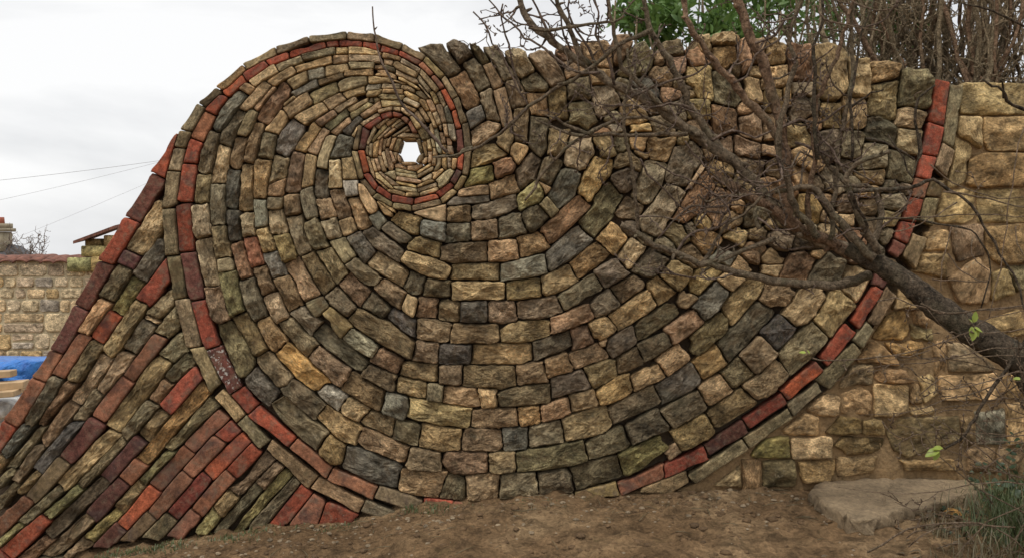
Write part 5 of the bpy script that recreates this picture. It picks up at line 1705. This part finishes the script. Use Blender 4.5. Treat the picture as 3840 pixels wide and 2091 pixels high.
# ------------------------------------------------------------------ grass and weeds
def blades(name, spots, mat, rr):
    V = []; F = []
    for (x, y, s, h) in spots:
        for _ in range(int(s)):
            px, py = x + rr.gauss(0, .035), y + rr.gauss(0, .03); z = ground_z(px, py) - .004; hh = h * rr.uniform(.4, 1.2)
            a = rr.uniform(0, 6.283); l = rr.uniform(.1, .9) * hh; w = rr.uniform(.0012, .0028); c, s_ = math.cos(a), math.sin(a); o = len(V)
            for t, ww in ((0, 1), (.5, .85), (.82, .5)):
                qx, qy, qz = px + c * l * t * t, py + s_ * l * t * t, z + hh * t * (1 - .25 * t * l / hh)
                V += [(qx - s_ * w * ww, qy + c * w * ww, qz), (qx + s_ * w * ww, qy - c * w * ww, qz)]
            V.append((px + c * l, py + s_ * l, z + hh * (1 - .3 * l / hh)))
            F += [(o, o + 1, o + 3, o + 2), (o + 2, o + 3, o + 5, o + 4), (o + 4, o + 5, o + 6)]
    return tag(link_mesh(name, V, F, mat), kind='stuff')
rr = random.Random(31)
M_GRASS = make_leaf('meadow_grass', (.075, .105, .04), (.17, .205, .09))
M_DRY = make_leaf('dead_grass', (.13, .105, .055), (.27, .225, .13))
sp = []
for _ in range(150):
    d = rr.uniform(240, 1130); x = (d - 1288) * .0018 * rr.uniform(.97, 1.0); 
    if noise.noise(Vector((x * 4, 2, 0))) < rr.uniform(-.4, .35) or (d > 700 and rr.random() < .55): continue
    sp.append((x, -.05 - abs(rr.gauss(0, .05)), rr.uniform(8, 26), .026))
for _ in range(14): sp.append((rr.uniform(-.3, .15), -.04 - abs(rr.gauss(0, .02)), 5, .014))
blades('grass', sp, M_GRASS, rr)
sp = [(rr.uniform(1.78, 2.45), rr.uniform(-.95, -.12), rr.uniform(8, 26), rr.uniform(.05, .19)) for _ in range(170)]
blades('weedy_grass', [s for s in sp if s[0] > 1.95 or s[1] < -.45], M_GRASS, rr)
sp = [(rr.uniform(1.2, 2.45), rr.uniform(-1.0, -.35), rr.uniform(5, 18), rr.uniform(.05, .17)) for _ in range(150)]
blades('dead_grass', [s for s in sp if s[0] + s[1] * -.3 > 1.78], M_DRY, rr)
V = []; F = []
for _ in range(330):
    x = R.uniform(-2.0, 2.2); y = -abs(R.gauss(0, .22)) - .015
    lump(V, F, (x, y, ground_z(x, y)), R.choice((.004, .006, .009, .013)), R, R.uniform(.5, .9))
tag(link_mesh('stone_chips', V, F, make_plain('chip_stone', (.25, .19, .12), .85, .5, 25), smooth=False), kind='stuff')
V = []; F = []
for _ in range(170):
    x = R.uniform(-2.1, 2.2); y = -abs(R.gauss(0, .4)) - .02; a = R.uniform(0, 6.28); ln = R.uniform(.02, .09); p = Vector((x, y, ground_z(x, y) + .006)); d = Vector((math.cos(a), math.sin(a), 0))
    q = p + d * ln; q.z = ground_z(q.x, min(q.y, -.01)) + .006
    tube(V, F, [p, (p + q) / 2 + Vector((0, 0, .004)), q], [.0014, .0014, .0008], 4)
tag(link_mesh('straw', V, F, M_DRY), kind='stuff')
# fallen leaves and ivy round the slab's end
M_IVY = make_leaf('ivy_leaf', (.03, .055, .024), (.085, .115, .06)); M_LITTER = make_leaf('dead_leaf', (.11, .075, .045), (.24, .20, .14))
V = []; F = []
for _ in range(520):
    x = rr.gauss(2.16, .2); y = rr.uniform(-.75, .0)
    if x < 1.72 + (y + .4) * .2: continue
    hgt = max(0, x - 1.98) * rr.random() * (1.1 if y > -.4 else .5)
    p = Vector((x, y, ground_z(x, y) + .012 + hgt)); d = Vector((rr.gauss(0, 1), rr.gauss(-.4, .8), rr.gauss(-.2, .4))).normalized()
    ln = rr.uniform(.016, .034); leaf_quad(V, F, p, d, Vector((rr.gauss(0, .3), -.6, .8)), ln, ln * .85, .1)
tag(link_mesh('ivy', V, F, M_IVY), kind='stuff')
V = []; F = []
for _ in range(240):
    x = rr.uniform(1.1, 2.45); y = rr.uniform(-1.0, -.3)
    if x < 1.45 - y * .25 and rr.random() < .85: continue
    ln = rr.uniform(.018, .045); a = rr.uniform(0, 6.28)
    leaf_quad(V, F, Vector((x, y, ground_z(x, y) + .010)), Vector((math.cos(a), math.sin(a), rr.gauss(.1, .2))).normalized(), Vector((0, 0, 1)), ln, ln * .55, .3)
tag(link_mesh('leaf_litter', V, F, M_LITTER), kind='stuff')
V = []; F = []
for _ in range(36):
    x = rr.uniform(1.5, 2.4); y = rr.uniform(-1.0, -.45); a = rr.gauss(.2, .8); ln = rr.uniform(.12, .4); p = Vector((x, y, ground_z(x, y) + .012)); d = Vector((math.cos(a), math.sin(a) * .6, 0))
    P = [p + d * ln * t + Vector((0, 0, .02 * math.sin(t * 3.1) + rr.gauss(0, .006))) for t in (0, .25, .5, .75, 1)]
    tube(V, F, P, [.0028, .0026, .0024, .002, .0012], 5)
tag(link_mesh('dead_twigs', V, F, M_CANE), kind='stuff')
o = link_mesh('clod_stone', *(lambda V, F: (lump(V, F, (0, 0, 0), .034, rr, 1.0), (V, F))[1])([], []), M_STONE, loc=on_plane(3572, 1932, .03), color=srgb(168, 125, 70, 1.6))
tag(o, 'small round yellow brown stone among weeds in front of the slab', 'stone')

# ------------------------------------------------------------------ the yard beyond: far wall, gatepost, chimney
FW = 6.6
fw = thing('coursed_wall', 'distant pale yellow coursed stone wall with a red tile capping at the left', 'garden wall', (at(60, 975, FW).x, FW, -.35))
ztop = at(0, 985, FW).z; X0, X1 = at(-700, 0, FW).x, at(392, 0, FW).x; zb = -.45
V, F = extrude_poly([(X0, zb), (X1, zb), (X1, ztop + .034), (X0, ztop + .034)], [], FW + .015, FW + .38)
c = link_mesh('mortar_bed', [Vector(v) - fw.location for v in V], F, M_MORTAR2, fw, smooth=False); fix_normals(c)
rr = random.Random(77); z = ztop - .008; n_small = 0; XV = at(-30, 0, FW).x
rest = ([], [])
while z > zb + .08:
    h = rr.choice((.105, .13, .16, .20, .24)); x = X0 + .02
    while x < X1 - .05:
        w = min(rr.uniform(.75, 2.1) * h if h > .12 else rr.uniform(1.2, 3.2) * h, X1 - x - .01); hh = h
        subs = [(x, z, w, h)]
        if h > .19 and rr.random() < .45: subs = [(x, z, w, h * .5), (x, z - h * .5, w, h * .5)]
        for (sx, sz, sw, sh) in subs:
            gp = .011; cx, cz = sx + sw / 2, sz - sh / 2
            if sw < .05 or cz < zb + .05: continue
            wq, hq = sw / 2 - gp, sh / 2 - gp; k = min(wq, hq) * rr.uniform(.25, .45)
            ring = [(-wq + k, -hq), (0, -hq * rr.uniform(.94, 1.02)), (wq - k, -hq), (wq, -hq + k), (wq * rr.uniform(.96, 1), 0), (wq, hq - k), (wq - k, hq), (0, hq * rr.uniform(.94, 1.02)), (-wq + k, hq), (-wq, hq - k), (-wq * rr.uniform(.96, 1), 0), (-wq, -hq + k)]
            ring = [(a + rr.gauss(0, .004), b + rr.gauss(0, .004)) for a, b in ring]
            V, F = stone_mesh(ring, .06, 'Y', rr, rr.randrange(90))
            cc = rr.choice(((196, 176, 128), (188, 164, 116), (204, 184, 138), (176, 156, 118), (192, 164, 108), (168, 156, 126))); j = rr.gauss(1, .05)
            loc = Vector((cx, FW + .004, cz)) - fw.location
            if cx > XV: link_mesh('stone', V, F, M_PALE, fw, loc, color=srgb(cc[0] * j, cc[1] * j, cc[2] * j * 1.1, 1.25))
            else:
                o0 = len(rest[0]); rest[0].extend(Vector(p) + loc for p in V); rest[1].extend(tuple(a + o0 for a in f) for f in F)
        x += w
    z -= h
if rest[0]: tag(link_mesh('stones', rest[0], rest[1], M_PALE, fw, color=srgb(188, 160, 118, 1.25)), kind='stuff')
M_TILE = make_plain('clay_tile', (.19, .082, .055), .85, .6, 14)
# capping tiles: one arched tile after another, leaning towards us
x = at(-120, 0, FW).x; xe = at(292, 0, FW).x; i = 0
while x < xe:
    V = []; F = []; w = .155; ns = 6
    for k, (yy, zz) in enumerate(((-.06, .0), (.12, .05), (.40, .06))):
        for q in range(ns + 1):
            a = math.pi * q / ns; V.append((-math.cos(a) * w * .5, yy, zz + math.sin(a) * .030)); 
    m = ns + 1; nv = len(V)
    V += [(a, b, c - .016) for a, b, c in V]
    for k in range(2):
        for q in range(ns):
            F.append((k * m + q, k * m + q + 1, (k + 1) * m + q + 1, (k + 1) * m + q)); F.append((nv + k * m + q, nv + (k + 1) * m + q, nv + (k + 1) * m + q + 1, nv + k * m + q + 1))
    for q in range(ns): F.append((q, nv + q, nv + q + 1, q + 1))
    F.append((0, m, nv + m, nv)); F.append((ns, nv + ns, nv + m + ns, m + ns))
    link_mesh('tile', V, F, M_TILE, fw, Vector((x, FW, ztop + .004 + R.gauss(0, .004))) - fw.location); x += w * 1.03; i += 1

gp = thing('gatepost', 'pale stone block pier with a small red tiled top beyond the wall', 'gatepost', (at(370, 0, FW + .4).x, FW + .4, -.35))
YP = FW - .05
def block(parent, x0, y0, x1, y1, Y, dep, col, name='stone_block', mat=None):
    a, b = at(x0, y0, Y), at(x1, y1, Y); rr = random.Random(int(x0 + y0)); w, h = abs(b.x - a.x) / 2, abs(a.z - b.z) / 2
    bm = bmesh.new(); bmesh.ops.create_cube(bm, size=1)
    for v in bm.verts: v.co = Vector((v.co.x * 2 * w, v.co.y * dep, v.co.z * 2 * h))
    bmesh.ops.bevel(bm, geom=bm.edges[:], offset=min(w, h) * .12, segments=2, affect='EDGES')
    me = bpy.data.meshes.new(name); bm.to_mesh(me); bm.free(); me.materials.append(mat or M_PALE)
    me.polygons.foreach_set('use_smooth', [True] * len(me.polygons))
    o = bpy.data.objects.new(name, me); COL.objects.link(o); o.parent = parent; o.color = srgb(*col, 1.15)
    o.location = Vector(((a.x + b.x) / 2, Y + dep / 2, (a.z + b.z) / 2)) - parent.location; return o
block(gp, 303, 922, 392, 962, YP, .40, (176, 160, 108)); block(gp, 394, 922, 470, 962, YP, .40, (186, 162, 110))
block(gp, 250, 966, 338, 1018, YP - .02, .4, (150, 146, 100)); block(gp, 340, 962, 440, 1018, YP - .02, .4, (178, 152, 100))
block(gp, 318, 895, 376, 922, YP + .05, .3, (128, 108, 72)); block(gp, 388, 882, 470, 922, YP + .02, .36, (176, 150, 104))
# lean-to of tiles over it
for k in range(3):
    for q in range(7):
        a0 = at(283 + q * 22, 915 - q * 8.2, YP); V = []; F = []
        wv = at(305, 0, YP).x - at(283, 0, YP).x
        for yy in (-.06, .14):
            for dx, dz in ((0, 0), (wv * 1.06, wv * .40), (wv * 1.06, wv * .40 + .035), (0, .035)): V.append((dx, yy, dz + (yy + .06) * .12))
        F = [(0, 1, 2, 3), (7, 6, 5, 4), (0, 4, 5, 1), (1, 5, 6, 2), (2, 6, 7, 3), (3, 7, 4, 0)]
        link_mesh('tile', V, F, M_TILE, gp, Vector((a0.x, YP + k * .17, a0.z + k * .02)) - gp.location, smooth=False)

HB = 16.0
hb = thing('cottage', 'far off roof edge and stone chimney stack with a red pot at the far left', 'house', (at(0, 0, HB).x - 2, HB + 2, -.35))
M_ASH = make_plain('chimney_stone', (.34, .29, .20), .9, .3, 6); M_SLATE = make_plain('dark_slate', (.045, .042, .045), .6, .3, 8)
def hblock(name, x0, y0, x1, y1, Y, dep, mat): return block(hb, x0, y0, x1, y1, Y, dep, (150, 130, 95), name, mat)
hblock('chimney_stack', -60, 870, 14, 948, HB, .38, M_ASH); hblock('chimney_band', -64, 856, 20, 869, HB - .03, .44, M_ASH); hblock('chimney_cap', -60, 838, 14, 856, HB, .38, M_ASH)
V = []; F = []; tube(V, F, [at(0, 842, HB + .2), at(0, 815, HB + .2)], [.10, .085], 14); link_mesh('chimney_pot', [v - hb.location for v in V], F, make_plain('pot_clay', (.34, .10, .055), .8, .2, 8), hb)
rp = [at(-900, 860, HB + 1), at(35, 915, HB + .2), at(140, 985, HB - .3), at(-900, 985, HB - .3)]
V = [p - hb.location for p in rp] + [p - hb.location + Vector((0, .5, -.05)) for p in rp]
c = link_mesh('roof', V, [(0, 1, 2, 3), (7, 6, 5, 4), (0, 4, 5, 1), (1, 5, 6, 2), (2, 6, 7, 3), (3, 7, 4, 0)], M_SLATE, hb, smooth=False); fix_normals(c)
a = at(-900, 985, HB); b = at(125, 985, HB)
V, F = extrude_poly([(a.x, -.4), (b.x, -.4), (b.x, b.z), (a.x, a.z)], [], HB, HB + 6); c = link_mesh('house_wall', [Vector(v) - hb.location for v in V], F, M_ASH, hb, smooth=False); fix_normals(c)

rr = random.Random(5); b0 = at(100, 1000, 9.5); b0.z = -.35
bs = thing('bramble_bush', 'thin dark bare bush peeping over the distant wall beside the chimney', 'shrub', b0); V = []; F = []
for k in range(16):
    e = at(rr.uniform(30, 170), rr.uniform(880, 960), 9.5 + rr.uniform(-.3, .3)); P = smooth_path([b0 + Vector((rr.gauss(0, .1), 0, 0)), b0.lerp(e, .6) + Vector((rr.gauss(0, .1), 0, .1)), e], .12, .01, rr)
    tube(V, F, P, list(np.linspace(.010, .004, len(P))), 5)
    for q in P[len(P) // 2:]:
        for _ in range(2): spur(V, F, q, rv(rr), rr.uniform(.08, .2), .004, rr, 1)
tag(link_mesh('stems', [v - b0 for v in V], F, M_TWIG, bs), kind='stuff')

# heap of blue sheeting and timber beside the flank
def crumple(name, poly, Y, bulge, mat, label, cat, seed):
    ps = [at(x, y, Y) for x, y in poly]; c0 = sum(ps, Vector()) / len(ps); V = []; F = []; n = len(ps)
    fs = (1, .9, .78, .62, .46, .3, .15)
    for f in fs:
        for p in ps:
            w = c0 + (p - c0) * f; k = (1 - f) ** .6
            d = noise.noise(w * 9 + Vector((seed, 0, 0))) * .10 + noise.noise(w * 22) * .04
            w = w + Vector((0, -bulge * k + d, d * .5 * (f < 1))); V.append(w - c0)
    for k in range(len(fs) - 1):
        for i in range(n): F.append((k * n + i, k * n + (i + 1) % n, (k + 1) * n + (i + 1) % n, (k + 1) * n + i))
    F.append(tuple((len(fs) - 1) * n + i for i in range(n)))
    # back of the heap
    o = len(V); V += [Vector((v.x, .5, v.z * .9 - .02)) for v in V[:n]]
    for i in range(n): F.append((i, o + i, o + (i + 1) % n, (i + 1) % n))
    F.append(tuple(o + i for i in range(n)))
    ob = link_mesh(name, V, F, mat, loc=c0); fix_normals(ob); return tag(ob, label, cat)
YT = 2.4
def dens(pl, m=5):
    o = []
    for i, p in enumerate(pl):
        q = pl[(i + 1) % len(pl)]
        for k in range(m): o.append((p[0] + (q[0] - p[0]) * k / m, p[1] + (q[1] - p[1]) * k / m))
    return o
t = NT('blue_sheet'); v = t.geovec(); cc = t.ramp(t.noise(v, 12, 4, .6), [(.3, (.015, .11, .42)), (.7, (.05, .27, .75))]); t.l(cc, t.b.inputs['Base Color']); t.b.inputs['Roughness'].default_value = .42
t.l(t.bump(t.noise(v, 30, 4, .6), .8, .03), t.b.inputs['Normal'])
crumple('tarpaulin', dens([(-420, 1370), (-200, 1350), (20, 1354), (90, 1350), (143, 1356), (140, 1382), (122, 1428), (60, 1440), (-60, 1446), (-420, 1450)]), YT, .20, t.m, 'crumpled bright blue plastic sheet heaped on timber at the left', 'tarpaulin', 2)
M_WOOD = make_plain('sawn_timber', (.48, .33, .18), .7, .3, 9)
def plank(p0, p1, th, wd, label):
    d = p1 - p0; c0 = (p0 + p1) / 2; bm = bmesh.new(); bmesh.ops.create_cube(bm, size=1)
    for v in bm.verts: v.co = Vector((v.co.x * d.length, v.co.y * wd, v.co.z * th))
    bmesh.ops.bevel(bm, geom=bm.edges[:], offset=.004, segments=1, affect='EDGES')
    me = bpy.data.meshes.new('plank'); bm.to_mesh(me); bm.free(); me.materials.append(M_WOOD)
    o = bpy.data.objects.new('plank', me); COL.objects.link(o); o.location = c0; o.rotation_euler = Vector((1, 0, 0)).rotation_difference(d.normalized()).to_euler()
    return tag(o, label, 'plank', 'timber lying by the blue sheet')
plank(at(-420, 1424, YT - .36), at(52, 1398, YT - .34), .045, .09, 'short timber end lying on top of the blue sheet')
plank(at(-420, 1476, YT - .5), at(100, 1438, YT - .36), .05, .12, 'pale timber directly under the blue sheet')
plank(at(-420, 1512, YT - .55), at(66, 1470, YT - .45), .04, .12, 'lower timber resting on the white rubble sack')
crumple('rubble_sack', dens([(-420, 1500), (-100, 1502), (20, 1500), (48, 1512), (44, 1550), (24, 1590), (-60, 1640), (-420, 1640)]), YT - .35, .12, make_plain('dusty_white', (.62, .61, .57), .8, .5, 16), 'dusty white rubble sack under the timbers at the left edge', 'sack', 8)

# ------------------------------------------------------------------ overhead wires
M_WIRE = make_plain('wire', (.36, .36, .37), .6, .1, 3)
for (x0, y0, x1, y1, r, lab) in ((-900, 742, 900, 560, .0032, 'topmost of the three overhead wires crossing the sky'), (-900, 920, 900, 530, .0022, 'middle overhead wire crossing the sky'), (-600, 1140, 1100, 440, .0018, 'lowest and faintest of the three overhead wires')):
    a, b = at(x0, y0, 12), at(x1, y1, 12); P = [a.lerp(b, k / 16) - Vector((0, 0, math.sin(math.pi * k / 16) * .12)) for k in range(17)]
    V = []; F = []; tube(V, F, P, [r] * 17, 6); tag(link_mesh('overhead_wire', V, F, M_WIRE), lab, 'wire', 'overhead wires')
